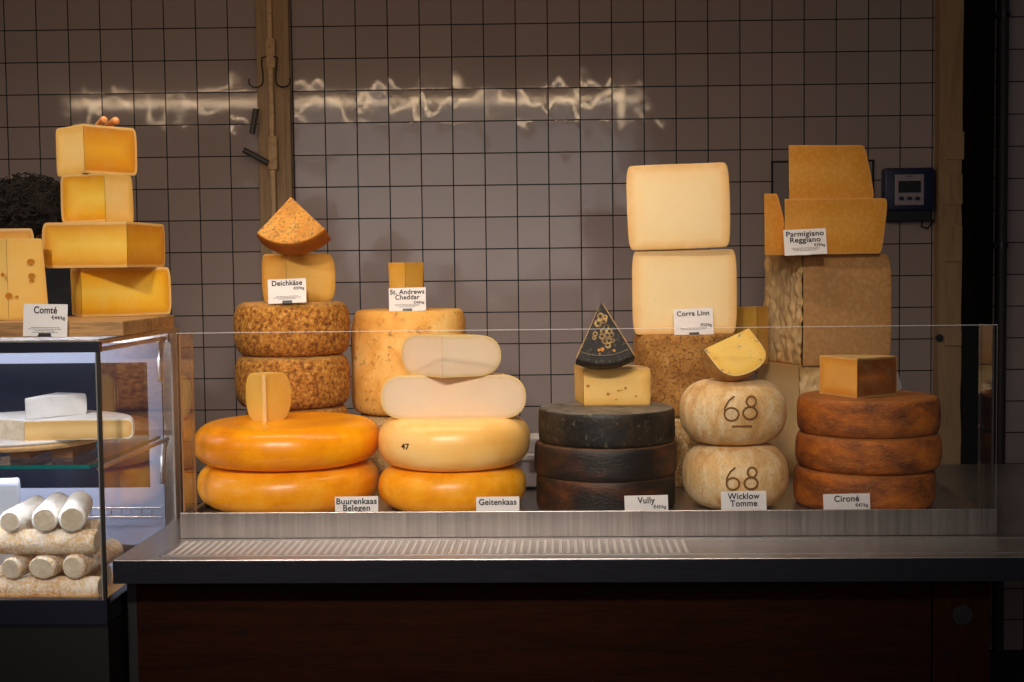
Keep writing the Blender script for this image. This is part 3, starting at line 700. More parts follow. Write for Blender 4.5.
# block with eyes: truncated corner piece
bk = wedge('pale yellow block with small round eyes, under the black patterned wedge', P(584, 2.73, zv-.001), .14, .079, .008, 6, 2, 100, 'eyes', 'mottle', fit=(574.5,652), seed=20, amp=.0008)
for (px, py, r) in ((588, 386, .0035), (608, 394, .0034), (619, 390.5, .0022), (622, 390, .0018), (625.5, 388, .0028), (636, 396, .0018), (616, 399, .0014)):
    pass
def eyes_on(root, a_deg, holes, mat, yref, name='eye', depth=.0015):
    """shallow round eyes on the flat cut face lying at angle a_deg of a wedge"""
    an = R_(ANG[root.name]); d = Vector((math.cos(an), math.sin(an), 0)); nn = Vector((math.sin(an), -math.cos(an), 0))
    o0 = root.location
    for (px, py, rx, rz_) in holes:
        bm = bmesh.new()
        dr = fw + rt*((px-512)/F) - up*((py-341)/F)
        k = (o0-CAM).dot(nn)/dr.dot(nn); p = CAM+dr*k-o0; q = p.dot(d)
        seg = 14; c = bm.verts.new(d*(q+rx*.15)+Vector((0,0,p.z-rz_*.1))+nn*.0018)
        ring = [bm.verts.new(d*(q+rx*math.cos(2*math.pi*t/seg))+Vector((0,0,p.z+rz_*math.sin(2*math.pi*t/seg)))+nn*.0024) for t in range(seg)]
        for t in range(seg): bm.faces.new((c, ring[t], ring[(t+1)%seg]))
        finish(name, bm, mat, root)
eyes_on(bk, 2, [(588,386,.004,.003), (608,394,.0036,.0032), (618.5,390.5,.0026,.002), (621.5,390,.002,.0016), (625.5,388,.003,.0024), (636,396,.0024,.002), (616,399.5,.002,.0014)], plain('eye_gold', (186,116,24), .5), 0, 'eye_hole')
vw = stand('black ash coated triangular wedge with a pale spotted pattern, standing point up', 600.5, 2.76, zv+.0775, .134, .07, 27, 'eyes', 'vully_black', 12, -3, 21, a=.01)
# pattern on its face
bm = bmesh.new(); rr = random.Random(3)
Hh = .07
for (u, v, r) in ((-.004,.026,.007),(.004,.029,.006),(-.010,.040,.0075),(.002,.036,.0065),(.006,.050,.006),(.0,.058,.0065),(.012,.058,.006),(.007,.066,.0065),(.0155,.066,.0055),(-.004,.068,.006),(.001,.078,.0055),(.010,.078,.006),(-.0175,.062,.005),(-.02,.07,.004),(.018,.078,.004),(.007,.087,.006)):
    seg = 14
    c = (u, -v-.004); r *= 1.12
    for (ra, rb, hh) in ((r, r*.72, .0009),):
        A = [bm.verts.new((c[0]+ra*math.cos(2*math.pi*t/seg), c[1]+ra*math.sin(2*math.pi*t/seg), Hh+.0003)) for t in range(seg)]
        B = [bm.verts.new((c[0]+rb*math.cos(2*math.pi*t/seg), c[1]+rb*math.sin(2*math.pi*t/seg), Hh+hh)) for t in range(seg)]
        D = [bm.verts.new((c[0]+rb*.6*math.cos(2*math.pi*t/seg), c[1]+rb*.6*math.sin(2*math.pi*t/seg), Hh+.0003)) for t in range(seg)]
        for t in range(seg):
            k = (t+1) % seg; bm.faces.new((A[t],A[k],B[k],B[t])); bm.faces.new((B[t],B[k],D[k],D[t]))
finish('rosette_pattern', bm, rind('ash_ochre_pattern', [(.35,(60,50,40)), (.5,(150,118,72)), (.7,(206,170,108))], 90, 200, None, rough=.8, bs=.4), vw)
bm = bmesh.new()
for (r0, s) in ((.112, .0007), ):
    pts = [(r0*math.cos(R_(-90+t)), r0*math.sin(R_(-90+t)), Hh+.0005) for t in range(-25, 26, 2)]; tube(bm, pts, s, 6)
finish('arc_line', bm, plain('pale_line', (140,122,100), .8), vw)
bm = bmesh.new()
for (u, v, r) in ((-.012,.1,.003),(-.005,.099,.0042),(.019,.103,.003),(-.011,.108,.002)):
    tube(bm, [(u,-v,Hh), (u,-v,Hh+.0009)], r, 10)
finish('ochre_spots', bm, plain('ochre_spot', (196,128,36), .7), vw)
bm = bmesh.new()
for s in (-1, 1):
    an = R_(-90+s*27.6); tube(bm, [(.004*math.cos(an), .004*math.sin(an), Hh-.001), (.128*math.cos(an), .128*math.sin(an), Hh-.001)], .0009, 6)
finish('cut_edge', bm, plain('tan_cut_edge', (206,160,96), .6), vw)
# corra linn
Yc = 3.02
wheel('brown speckled truckle standing on the tray, half hidden behind the lower tomme', 634, 742, Yc, z, .160, .02, 4, M['mottle'], 460, seed=22, amp=.003)
wheel('brown cloth-textured truckle directly under the Corra Linn halves', 633, 741, Yc, z+.16, .184, .014, 6, M['corra_rind'], 375, seed=23, amp=.002)
zc = z+.16+.184
hc = (X(736.5, 2.955, 290)-X(632, 2.955, 290))/2
wedge('lower upright half of a pale cheddar truckle, behind the Corra Linn sign', P(684.3, 2.965, zc-.001, 290), hc, .192, .020, 4.5, -1, 180, 'corra', 'corra_rind', seed=24, amp=.0015)
hc2 = (X(730.5, 2.955, 205)-X(628, 2.955, 205))/2
o = wedge('upper upright half of a pale cheddar truckle, topmost above the Corra Linn sign', P(679.3, 2.955, zc+.191, 205), hc2, .190, .020, 4.5, -2, 179, 'corra', 'corra_rind', seed=25, amp=.0015)
o.rotation_euler = (0, R_(-1.2), 0); o.location.z += .002
sign('white price sign reading Corra Linn in front of the lower cheddar half', 694.5, 2.925, zc-.001, 'Corra Linn', '€52/kg', tsize=.0155, roll=-2, top=.005, lw=.072, pr_z=.019, fine=2, h=.06)
# parmesan
Yp = 3.30
Rp = .235
wedge('big parmesan quarter drum standing on the tray behind the tommes', P(799, 3.06, z, 420), .19, .262, .02, 3.5, 8, 112, 'crumbly', 'parm_rind', seed=26, amp=.002, rough_face=0)
zp = z+.262
bp = wedge('big parmesan quarter drum with rough crumbly left face, under the Parmigiano blocks', P(803, 3.05, zp-.001, 310), .215, .260, .024, 4, 8, 118, 'parm', 'parm_rind', fit=(765,891), seed=27, amp=.0015, pmat2=M['crumbly'], rough_face=1)
zp2 = zp+.259
wedge('wide golden grana block behind the Parmigiano Reggiano sign', P(784.5, 3.02, zp2, 225), .242, .128, .012, 4, 2, 84, 'parm_gold', 'parm_rind', fit=(786,885), taper=.06, seed=28, amp=.0015)
wedge('narrow upright golden wedge leaning beside the Parmigiano Reggiano sign', P(764.5, 3.045, zp2, 225), .05, .142, .006, 4, 48, 96, 'parm_gold', 'parm_rind', fit=(765,785), taper=-.7, seed=29, amp=.001)
wedge('golden grana block topmost in the Parmigiano stack', P(789, 3.035, zp2+.1275, 170), .197, .124, .012, 4, 5, 82, 'parm_gold', 'parm_rind', fit=(791,870), taper=-.12, seed=30, amp=.0015)
sign('white price sign reading Parmigiano Reggiano below the golden blocks', 806, 2.985, zp2-.001, 'Parmigiano\nReggiano', '€39/kg', tsize=.0165, roll=-2, clip='white', w=.096, h=.059, lw=.085, top=.004, line=.85)
wedge('narrow orange slice standing on the lower parmesan drum, right of the cheddar halves', P(757, 3.075, zp-.001, 330), .08, .138, .006, 5, 66, 150, 'amber', 'pale_rind', seed=31, fit=(735,768), amp=.0008, pmat2=M['amber'])
# wicklow tomme
Yw = 2.69
RW = (X(786.5, Yw, 415)-X(679, Yw, 415))/2*.995
wA = wheel('pale rounded tomme carved 68 on the tray, behind the Wicklow Tomme sign', 681.5, 788.5, Yw, z, .134, .066, 2.3, M['wicklow'], 475, seed=0, amp=.0015)
wB = wheel('pale rounded tomme carved 68 with an underline, upper one of the pair', 679, 786.5, Yw, z+.1325, .130, .066, 2.3, M['wicklow'], 415, seed=0, amp=.0015)
def groove(o, R, H, a, n, strokes, name='carved_number'):
    bm = bmesh.new()
    for st in strokes:
        pts = []
        for i in range(len(st)-1):
            for k in range(4):
                t = k/4; pts.append((st[i][0]*(1-t)+st[i+1][0]*t, st[i][1]*(1-t)+st[i+1][1]*t))
        pts.append(st[-1]); out = []
        for (px, py) in pts:
            p = W(px, py, o.location.y-R*.92)
            x = p.x-o.location.x; zq = p.z-o.location.z; y = surf(o, R, H, a, n, x, zq)
            pp = W(px, py, o.location.y+y); x = pp.x-o.location.x; zq = pp.z-o.location.z
            out.append((x, surf(o, R, H, a, n, x, zq)-.0002, zq))
        tube(bm, out, .0021, 6)
    g = finish(name, bm, M['carve'], o); return g
def circ(cx, cy, rx, ry, a0, a1, k=14): return [(cx+rx*math.cos(R_(a0+(a1-a0)*i/k)), cy+ry*math.sin(R_(a0+(a1-a0)*i/k))) for i in range(k+1)]
def six(cx, cy, s=1): return [[(cx+3*s,cy-12*s),(cx-2*s,cy-8*s),(cx-6*s,cy-1*s)]+circ(cx+.5*s, cy+5*s, 6.8*s, 6.2*s, 190, -170, 20)]
def eight(cx, cy, s=1): return [circ(cx+1.2*s, cy-6.5*s, 4.8*s, 5.2*s, 90, 450, 16), circ(cx, cy+5*s, 7*s, 6.2*s, -90, 270, 18)]
groove(wB, RW, .130, .066, 2.3, six(731, 409, 1.05)+eight(750, 408, 1.0)+[[(732,426.5),(752,426)]])
groove(wA, RW, .134, .066, 2.3, six(732.5, 479, .95)+eight(751, 478.5, .95))
# tilted wedge on top
zw = z+.1325+.130
root = thing('cheese_wedge', 'yellow veined tomme wedge lying with its cut face turned up, on the upper 68 tomme', 'cheese', (0,0,0))
Rw, Hw = .088, .112
sector_parts(root, Rw, Hw, .045, 2.4, 0, R_(75), M['wick_paste'], M['wick_rind2'], seed=33, amp=.0008)
nf = Vector((.10, -.80, .59)).normalized()           # where the visible cut face looks
ax = Vector((.86, .28, .42)); ax = (ax - nf*ax.dot(nf)).normalized()   # wheel axis
rad = ax.cross(nf)*-1
if rad.z > 0: rad = -rad
# local: x = radial in the face, z = axis, -y = face normal at angle 0 (wedge spreads to +y)
Rm = Matrix((rad, -nf, ax)).transposed()
if Rm.determinant() < 0:
    # flip the axis so that the basis stays right-handed
    Rm = Matrix((rad, -nf, -ax)).transposed(); flip = True
else: flip = False
low = 9
for t in range(0, 16):
    an = R_(75)*t/15
    for (r, q) in profile(Rw, Hw, .045, 2.4) + [(0,0),(0,Hw)]:
        low = min(low, (Rm @ Vector((r*math.cos(an), r*math.sin(an), q))).z)
root.rotation_euler = Rm.to_euler()
start = P(704, 2.64, 0, 345)
root.location = Vector((start.x + (Rm@Vector((0,0,Hw if flip else 0))).x*-1, 2.64, zw-low-.003))
sign('white price sign reading Wicklow Tomme at the front glass', 744, 2.530, ZT, 'Wicklow\nTomme', None, tsize=.0170, roll=-1, h=.057, clip=None, fine=0, lw=.062, top=.003, line=.82, lean=4)
# cirone
Yr = 2.715
wheel('chestnut brown wheel at the bottom of the right stack, behind the Cironé sign', 793.5, 934, Yr, z, .079, .02, 3.4, M['ciron'], 490, seed=34, amp=.003)
wheel('chestnut brown wheel in the middle of the right stack of three', 795.5, 940, Yr, z+.078, .074, .022, 3, M['ciron'], 455, seed=35, amp=.003)
wheel('chestnut brown wheel on top of the right stack, carrying a pale cut block', 797.5, 938.5, Yr, z+.151, .075, .018, 3.4, M['ciron'], 410, seed=36, amp=.003)
zr = z+.151+.075
wedge('pale gold cut block with a sharp front corner on the topmost chestnut wheel', P(857.5, 2.64, zr, 368), .12, .081, .005, 7, 40, 135, 'ciron_dark', 'pale_rind', fit=(819.5,897), seed=37, amp=.0008, pmat2=M['ciron_paste'])
sp_ = thing('price_sign', 'small price card seen edge-on behind the gold block of the right stack', 'sign', P(900, 2.80, zr-.002, 375), 0)
sp_.rotation_euler = (R_(-10), R_(-22), R_(62)); boxobj('card', M['card'], (-.02,.02,0,.001,0,.036), sp_)
sign('white price sign reading Cironé at the front glass, before the chestnut stack', 847.5, 2.530, ZT, 'Cironé', '€47/kg', tsize=.0165, roll=-1, h=.051, clip=None, fine=0, w=.09, lean=4, lw=.048, pr_z=None)
sign('white price sign reading Vully at the front glass, before the dark wheels', 646, 2.530, ZT, 'Vully', '€45/kg', tsize=.0170, roll=-1, h=.050, clip=None, fine=0, w=.085, lean=4, lw=.034, pr_z=None)
sign('white price sign reading Geitenkaas at the front glass, before the goat gouda', 496.5, 2.530, ZT, 'Geitenkaas', None, tsize=.0165, roll=-.5, h=.049, clip=None, fine=0, w=.085, lean=4, lw=.074, top=.004)
sign('white price sign reading Buurenkaas Belegen at the front glass, before the orange goudas', 354.5, 2.530, ZT, 'Buurenkaas\nBelegen', None, tsize=.0165, roll=-.5, h=.051, clip=None, fine=0, w=.086, lean=4, lw=.080, top=.003, line=.80)

# ------------------------------------------------------------------ chilled glass case at the left
CX = XL-.003; CL = CX-.75; CY0, CY1 = 2.282, 2.765
zt = Z(100, 340, CY0); zf = Z(60, 600, CY0); zb0 = Z(60, 625, CY0)
cs = thing('glass_case', 'glass-sided chilled display case with dark frame left of the counter', 'display case', ((CL+CX)/2, CY0, 0))
OC = ((CL+CX)/2, CY0, 0)
def kb(name, mat, e, bev=0): return boxobj(name, mat, off(e, OC), cs, bev)
kb('base_cabinet', plain('black_cabinet', (16,14,14), .5), (CL, CX-.002, CY0+.01, CY1, 0, zb0-.002), .004)
kb('lower_rail', M['navy'], (CL, CX, CY0, CY0+.02, zb0, zf), .001)
kb('lower_rail', M['steel_dark'], (CX-.02, CX, CY0+.021, CY1, zb0, zf-.01), .001)
kb('case_floor', M['bluegrey'], (CL+.01, CX-.021, CY0+.021, CY1-.02, zb0+.002, zf-.022))
kb('top_rail', M['navy'], (CL, CX, CY0, CY0+.016, zt-.022, zt-.004), .001)
kb('top_trim', M['steel'], (CL, CX, CY0-.002, CY0+.018, zt-.004, zt), .001)
kb('top_rail', M['steel'], (CX-.014, CX, CY0+.018, CY1, zt-.008, zt), .001)
kb('top_rail', M['steel'], (CL, CX-.014, CY1-.03, CY1, zt-.03, zt), .001)
kb('corner_post', M['black'], (CX-.005, CX, CY0-.001, CY0+.006, zf, zt-.022))
kb('corner_post', plain('dim_chrome', (130,126,124), .3), (CX-.0075, CX-.0055, CY0-.001, CY0+.004, zf, zt-.022))
kb('rear_post', M['steel_v'], (CX-.035, CX, CY1-.012, CY1, zf-.01, zt-.008), .001)
kb('rear_post', plain('satin_steel', (150,142,138), .5, .3), (CX-.004, CX, CY1-.05, CY1-.013, zf-.01, zt-.008), .0008)
gbox('glass_front', off((CL, CX-.008, CY0+.001, CY0+.005, zf, zt-.022), OC), 0, M['glass_edge'], cs, 'y')
gbox('glass_side', off((CX-.004, CX-.001, CY0+.007, CY1-.051, zf-.01, zt-.008), OC), 0, M['glass_edge'], cs, 'x')
gbox('glass_top', off((CL, CX-.015, CY0+.019, CY1-.031, zt-.001, zt+.005), OC), 0, M['glass_edge'], cs, 'z')
# back doors: frame with dark panes
ya, yb = CY1-.010, CY1-.002
bz1 = Z(60, 353, ya); bz0 = Z(60, 488, ya); bz2 = zf
kb('back_frame', M['bluegrey'], (CL, CX-.036, ya, yb, bz1-.022, zt-.031))
kb('back_frame', M['bluegrey'], (X(149, ya, 420), CX-.036, ya-.003, ya, bz2, bz1))
kb('back_panel', M['bluegrey'], (CL, CX-.036, ya, yb, bz2, bz0))
kb('back_pane', M['darkpane'], (CL, CX-.036, ya+.001, yb-.001, bz0, bz1-.022))
zs = Z(50, 465, CY0+.02)
gb = gbox('shelf', off((CL+.01, CX-.03, CY0+.02, CY1-.05, zs-.007, zs), OC), 0, M['teal_edge'], cs, 'z')
for (p0, p1, yy) in (((112,497), (150,441), 2.55), ((104,352), (150,341), 2.5)):
    bm = bmesh.new(); A = W(p0[0], p0[1], 2.34); B = W(p1[0], p1[1], 2.62)
    A.x = min(A.x, CX-.02); B.x = min(B.x, CX-.02)
    Y0, Y1 = CY0+.03, CY1-.04
    zz1 = (zs-.009) if p0[1] > 400 else (zt-.02)
    tube(bm, [Vector((CX-.018, Y0, zz1))-Vector(OC), Vector((CX-.018, Y1, zz1))-Vector(OC)], .0045, 8)
    pts = [Vector((CX-.018, Y1-.01-.03*math.cos(R_(t)), zz1-.09+.09*math.sin(R_(t))))-Vector(OC) for t in range(90, -1, -15)]
    tube(bm, pts, .006, 8); finish('shelf_bracket', bm, M['steel'], cs)
bm = bmesh.new(); y_ = CY1-.03
gz1, gz0 = Z(120, 508, y_), Z(120, 517, y_)
tube(bm, [Vector((CL+.02, y_, gz1))-Vector(OC), Vector((CX-.04, y_, gz1))-Vector(OC)], .0018, 6); tube(bm, [Vector((CL+.02, y_, gz0))-Vector(OC), Vector((CX-.04, y_, gz0))-Vector(OC)], .0018, 6)
x = CL+.03
while x < CX-.04: tube(bm, [Vector((x, y_, gz1))-Vector(OC), Vector((x, y_, gz0))-Vector(OC)], .0014, 6); x += .022
finish('wire_rail', bm, M['steel'], cs)
bm = bmesh.new(); box(bm, *off((CL+.05, CX-.06, CY0+.018, CY0+.026, zt-.018, zt-.012), OC)); finish('lamp_strip', bm, plain('cool_strip', (225,232,255), .5, emit=6), cs, False)
for (nm, zq, yq, en, tilt) in (('case_light', zt-.02, CY0+.04, .45, 25), ('shelf_fill', zs-.012, CY0+.04, .75, 18), ('back_fill', zt-.03, CY1-.14, .75, 35), ('low_back_fill', zs-.014, CY1-.16, .7, 35)):  # shelf and both back lights are added fills to brighten the inside
    ld = bpy.data.lights.new(nm, 'AREA'); ld.shape = 'RECTANGLE'; ld.size = .62; ld.size_y = .03; ld.energy = en; ld.color = (.88,.93,1)
    lo = bpy.data.objects.new(nm, ld); C.objects.link(lo); lo.location = ((CL+CX)/2-.02, yq, zq); lo.rotation_euler = (R_(tilt),0,0)

# board on the shelf, brie
zbd = zs
bb = thing('serving_board', 'round marble topped wooden board on block feet on the case shelf', 'board', P(20, 2.45, zbd, 440))
bm = wheel_bm(.148, .010, .005, 2, 0, .0003, 1); o = finish('wooden_base', bm, M['board_wood2'], bb); o.location = (0,0,.022)
bm = wheel_bm(.146, .006, .003, 2, 0, .0003, 2); o = finish('marble_top', bm, M['marble'], bb); o.location = (0,0,.032)
for s in (-.085, .025, .105):
    boxobj('foot', M['block_wood'], (s-.02, s+.02, -.06, .06, 0, .022), bb, .001)
zbr = zbd+.038
wedge('large cut brie with golden runny cut side, lying on the marble board', P(24, 2.345, zbr, 430), .195, .037, .012, 3, 9, 150, 'brie_paste', 'brie_rind', seed=40, amp=.003, pmat2=M['log_cut'])  # left cut face in a greyer paste, its shade put into the colour
wedge('white brie wedge lying on top of the large cut brie', P(25, 2.362, zbr+.0375, 400), .125, .040, .006, 3, 50, 84, 'brie_rind', 'brie_rind', seed=41, amp=.0012)
# logs
bd = boxobj('wooden_board', M['board_wood2'], (-.30, .30, 0, .24, 0, .008), None, .002); bd.location = (X(103, 2.32, 597)-.30, 2.32, zf-.0215)
tag(bd, 'pale wooden board on the case floor carrying the log cheeses', 'board')
def log(label, p0, p1, r, seed, group=None, flat=1, lm='log_rind'):
    p0, p1 = Vector(p0), Vector(p1); root = thing('log_cheese', label, 'cheese', p0, 0, group)
    d = p1-p0; L = d.length; q = d.to_track_quat('X', 'Z'); root.rotation_euler = q.to_euler()
    bm = bmesh.new(); n = 26; rings = []
    prof = [(0,.0),(.0,.55),(-.0015,.85),(.001,.97)] 
    xs = [(.0,.80),(.0015,.93),(.005,1.0)] + [(.005+(L-.01)*i/n, 1) for i in range(1, n)] + [(L-.005,1),(L-.0015,.93),(L,.8)]
    for (x, k) in xs:
        ring = []
        for t in range(24):
            an = 2*math.pi*t/24; co = Vector((x, r*k*math.cos(an), r*k*math.sin(an)*flat))
            nz = noise.fractal((co+Vector((seed*3.1,0,0)))*60, 1, 2, 3); co.y *= 1+.05*nz; co.z *= 1+.05*nz
            ring.append(bm.verts.new(co))
        rings.append(ring)
    for i in range(len(rings)-1):
        for t in range(24): bm.faces.new((rings[i][t], rings[i][(t+1)%24], rings[i+1][(t+1)%24], rings[i+1][t]))
    bm.faces.new(rings[-1]); finish('rind', bm, M[lm], root, True, 60)
    bm = bmesh.new(); c = bm.verts.new((.0006,0,0)); ra = []
    rg = []
    for k in (.35, .6, .82):
        rg.append([bm.verts.new((.0004+.0008*noise.noise(Vector((k*9,t,seed))), r*k*math.cos(2*math.pi*t/24), r*k*math.sin(2*math.pi*t/24)*flat)) for t in range(24)])
    for t in range(24): bm.faces.new((c, rg[0][t], rg[0][(t+1)%24]))
    for i in range(2):
        for t in range(24): bm.faces.new((rg[i][t], rg[i][(t+1)%24], rg[i+1][(t+1)%24], rg[i+1][t]))
    finish('cut_end', bm, M['log_cut'], root, True, 60)
    return root
zl = zf-.0135; r1 = .0195
G1 = 'log cheeses lying crosswise in the case'; 
def lx(px, Y): return X(px, Y, 560)
log('powdery log cheese lying crosswise at the very bottom of the case, front one', (lx(95,2.33), 2.355, zl+r1), (lx(-60,2.33), 2.355, zl+r1), r1, 1, G1)
log('powdery log cheese lying crosswise at the bottom of the case, behind the front one', (lx(103,2.42), 2.450, zl+r1), (lx(-60,2.42), 2.450, zl+r1), r1, 2, G1)
z2 = zl+2*r1-.001; r2 = .0215
for i, (px, r, fl, lb) in enumerate(((4, .0205, 1, 'cut log cheese end in the middle row, leftmost'), (35, .0275, .78, 'broad flattened log cheese end in the centre of the middle row'), (67, .0225, 1, 'round log cheese end, rightmost in the middle row'))):
    log(lb, (lx(px,2.31), 2.335, z2+r*fl), (lx(px+10,2.31)+.004, 2.490, z2+r*fl), r, 5+i, 'log cheese ends of the middle row', fl)
z3 = z2+2*.0215-.001; r3 = .0235
log('powdery log cheese lying crosswise between the two rows of log ends, front one', (lx(93,2.335), 2.360, z3+r3), (lx(-60,2.33), 2.360, z3+r3), r3, 9, G1)
log('powdery log cheese lying crosswise between the two rows of log ends, rear one', (lx(97,2.43), 2.455, z3+r3), (lx(-60,2.42), 2.455, z3+r3), r3, 10, G1)
z4 = z3+2*r3-.001
for i, (px, px1, r, dz, lb) in enumerate(((5, 34, .0205, .0, 'white powdered log slanting back, leftmost of the top row'), (40, 54, .0235, 0, 'white powdered log end, middle of the top row'), (68, 76, .0245, 0, 'white powdered log end, rightmost of the top row'))):
    log(lb, (lx(px,2.31), 2.335, z4+r), (lx(px1,2.47), 2.500, z4+r), r, 12+i, 'log cheeses of the top row', 1, 'log_white')
# pale blue-white stack at the far left edge of the case
o = boxobj('wrapped_cheese', plain('bluish_paper', (206,216,232), .8), (-.06, .022, 0, .08, 0, .05), None, .004); o.location = (lx(5,2.56), 2.580, z4-.02); o.rotation_euler=(0,0,R_(20))
tag(o, 'pale bluish wrapped cheese parcel at the left edge, behind the logs', 'cheese')
o.location.z = zf-.0215
o.scale = (1,1,1)
me = o.data
for v in me.vertices: v.co.z *= (Z(5,482,2.6)-(zf-.0215))/.05

# board on the case top, cut blocks
wbz = zt+.0055
tb_ = boxobj('wooden_board', M['board_wood'], (-.70, 0, 0, .31, 0, .027), None, .002); tb_.location = (X(123, 2.30, 325), 2.30, wbz)
tag(tb_, 'thick oak board lying on the glass case, carrying the cut cheese blocks', 'board')
zo = wbz+.0272
G2 = 'stacked comte blocks'
b1 = wedge('lowest block of the stacked Comté, on the oak board', P(82, 2.53, zo, 300), .19, .097, .014, 4, 12, 100, 'comte', 'comte_rind', seed=50, fit=(71,171), amp=.001, pmat2=M['comte'])
z_ = zo+.097
wedge('wide second block from the bottom of the stacked Comté', P(127, 2.51, z_, 250), .17, .089, .016, 4, 60, 172, 'comte_shaded', 'comte_rind', fit=(42,165), seed=51, amp=.001, pmat2=M['comte'])
z_ += .089
wedge('small third block of the stacked Comté, lit-coloured right face and shaded left face', P(105, 2.53, z_, 200), .10, .097, .012, 4, 60, 148, 'comte_pale_lit', 'comte_rind', fit=(61,133), seed=52, amp=.001, pmat2=M['comte'])
# give it a short right face
z_ += .097
wedge('topmost block of the stacked Comté, lit-coloured left face and shade-coloured right face', P(84, 2.53, z_, 150), .125, .096, .014, 4, 30, 118, 'comte_shaded', 'comte_rind', fit=(56,137), seed=53, amp=.001, pmat2=M['comte_pale_lit'])
ztop = z_+.096
# holey cheese
em = wedge('pale holey block at the left edge of the oak board', P(8, 2.40, zo, 290), .085, .154, .004, 10, 8, 150, 'emmental', 'pale_rind', seed=54, amp=.0012, taper=-.14, fit=(-20,46))
eyes_on(em, 8, [(30,262,.009,.006), (31,276,.008,.0055), (31,281,.006,.003), (8,296,.008,.006), (16,297,.004,.003), (2,275,.005,.004)], M['hole'], 0, 'eye_hole')
wedge('yellow cut piece lying behind the top of the holey block, at the left edge', P(-14, 2.55, zo, 230), .09, .178, .01, 4, 20, 140, 'comte', 'comte_rind', seed=55, amp=.001)
sg = sign('white price sign reading Comté clipped at the front edge of the case', 47, 2.29, wbz-.001, 'Comté', '€44/kg', tsize=.0175, roll=1.5, clip='dark', w=.080, h=.058, lw=.042, fine=4, top=.004, lean=4)
sg.location.z = zt+.007

# ------------------------------------------------------------------ person behind the case
def skinned(chains, mat, name, parent, sub=2):
    verts, edges, rad = [], [], []
    for ch in chains:
        prev = None
        for item in ch:
            if isinstance(item, int): prev = item; continue
            (x, y, z_), r = item; verts.append((x,y,z_)); rad.append(r if isinstance(r, tuple) else (r,r)); i = len(verts)-1
            if prev is not None: edges.append((prev, i))
            prev = i
    me = bpy.data.meshes.new(name); me.from_pydata(verts, edges, []); o = bpy.data.objects.new(name, me); C.objects.link(o)
    md = o.modifiers.new('s', 'SKIN'); md.use_smooth_shade = True
    for i, sv in enumerate(me.skin_vertices[0].data): sv.radius = rad[i]; sv.use_root = (i == 0)
    m2 = o.modifiers.new('u', 'SUBSURF'); m2.levels = sub; m2.render_levels = sub
    bpy.context.view_layer.update()
    m = bpy.data.meshes.new_from_object(o.evaluated_get(bpy.context.evaluated_depsgraph_get())); bpy.data.objects.remove(o)
    return m
pc = P(28, 3.10, 0, 300)
pe = thing('person', 'person in black with curly dark hair bent behind the case, fingers on the Comté stack', 'person', (pc.x, 3.10, 0))
hd = W(30, 221, 3.06)-Vector((pc.x, 3.10, 0))
sh = Vector((hd.x-.02, .07, hd.z-.19))
hand = W(100, 166, 2.75); hand = hand - Vector((pc.x, 3.10, 0))
elb = W(100, 285, 2.93) - Vector((pc.x, 3.10, 0))
shR = Vector((sh.x+.15, sh.y+.0, sh.z-.03)); shL = Vector((sh.x-.19, sh.y+.02, sh.z-.03))
body = [
 [((0,.10,.92),(.12,.09)), ((0,.10,1.12),(.11,.08)), ((sh.x,sh.y+.02,sh.z-.12),(.11,.08)), ((sh.x,sh.y+.01,sh.z-.01),(.055,.05)), ((sh.x+.01,sh.y-.03,sh.z+.06),(.045,.045)), ((hd.x,hd.y+.01,hd.z-.01),(.075,.08)), ((hd.x,hd.y-.055,hd.z-.035),(.055,.06))],
 [3, (tuple(shR),(.042,.042)), (tuple((shR+elb)/2),(.038,.038)), (tuple(elb),(.034,.034)), (tuple(elb*.45+hand*.55),(.034,.034)), (tuple(hand-Vector((0,-.02,.07))),(.024,.028)), (tuple(hand-Vector((0,-.01,.03))),(.032,.018)), (tuple(hand),(.034,.013))],
 [3, (tuple(shL),(.055,.055)), ((shL.x-.04,shL.y-.02,shL.z-.26),(.042,.042)), ((shL.x+.0,shL.y-.16,shL.z-.44),(.034,.034)), ((shL.x+.04,shL.y-.24,shL.z-.50),(.024,.028)), ((shL.x+.05,shL.y-.29,shL.z-.51),(.03,.015))],
 [0, ((.09,.10,.84),(.09,.09)), ((.10,.10,.48),(.06,.06)), ((.10,.12,.10),(.04,.04)), ((.10,.04,.03),(.04,.03))],
 [0, ((-.09,.10,.84),(.09,.09)), ((-.10,.10,.48),(.06,.06)), ((-.10,.12,.10),(.04,.04)), ((-.10,.04,.03),(.04,.03))]]
m1 = skinned(body, M['skin'], 'b', None)
bm = bmesh.new(); bm.from_mesh(m1)
O = Vector((pc.x, 3.10, 0)); topz = ztop
def addskin(ch):
    mm = skinned([ch], None, 'f', None, 2); bm.from_mesh(mm)
# fingers arch over the back of the top block, thumb to the side
fz = topz+.008
for i, (px, r, lift, fwd) in enumerate(((98, .0068, .016, .012), (110, .0072, .013, .012), (117, .0075, -.062, .0), (123, .0065, -.066, .0))):
    bx_ = X(px, 2.62, 128)-O.x; root_ = Vector((hand.x+(i-1.2)*.017, hand.y, hand.z+.004)); yb_ = 2.665-O.y
    addskin([(tuple(root_),r*1.15), ((bx_*.5+root_.x*.5+.0, (yb_+root_.y)/2, max(fz+lift*.4, root_.z+.02)),r*1.05), ((bx_, yb_-.01, fz+lift),r), ((bx_+.004, yb_-.01-fwd*.5, fz+lift*.8),r*.92), ((bx_+.007, yb_-.01-fwd, fz+lift*.5),r*.82)])
addskin([(tuple(hand-Vector((.02,-.005,.035))),.011), (tuple(hand-Vector((.045,.01,.03))),.010), (tuple(hand-Vector((.055,.035,.012))),.009)])
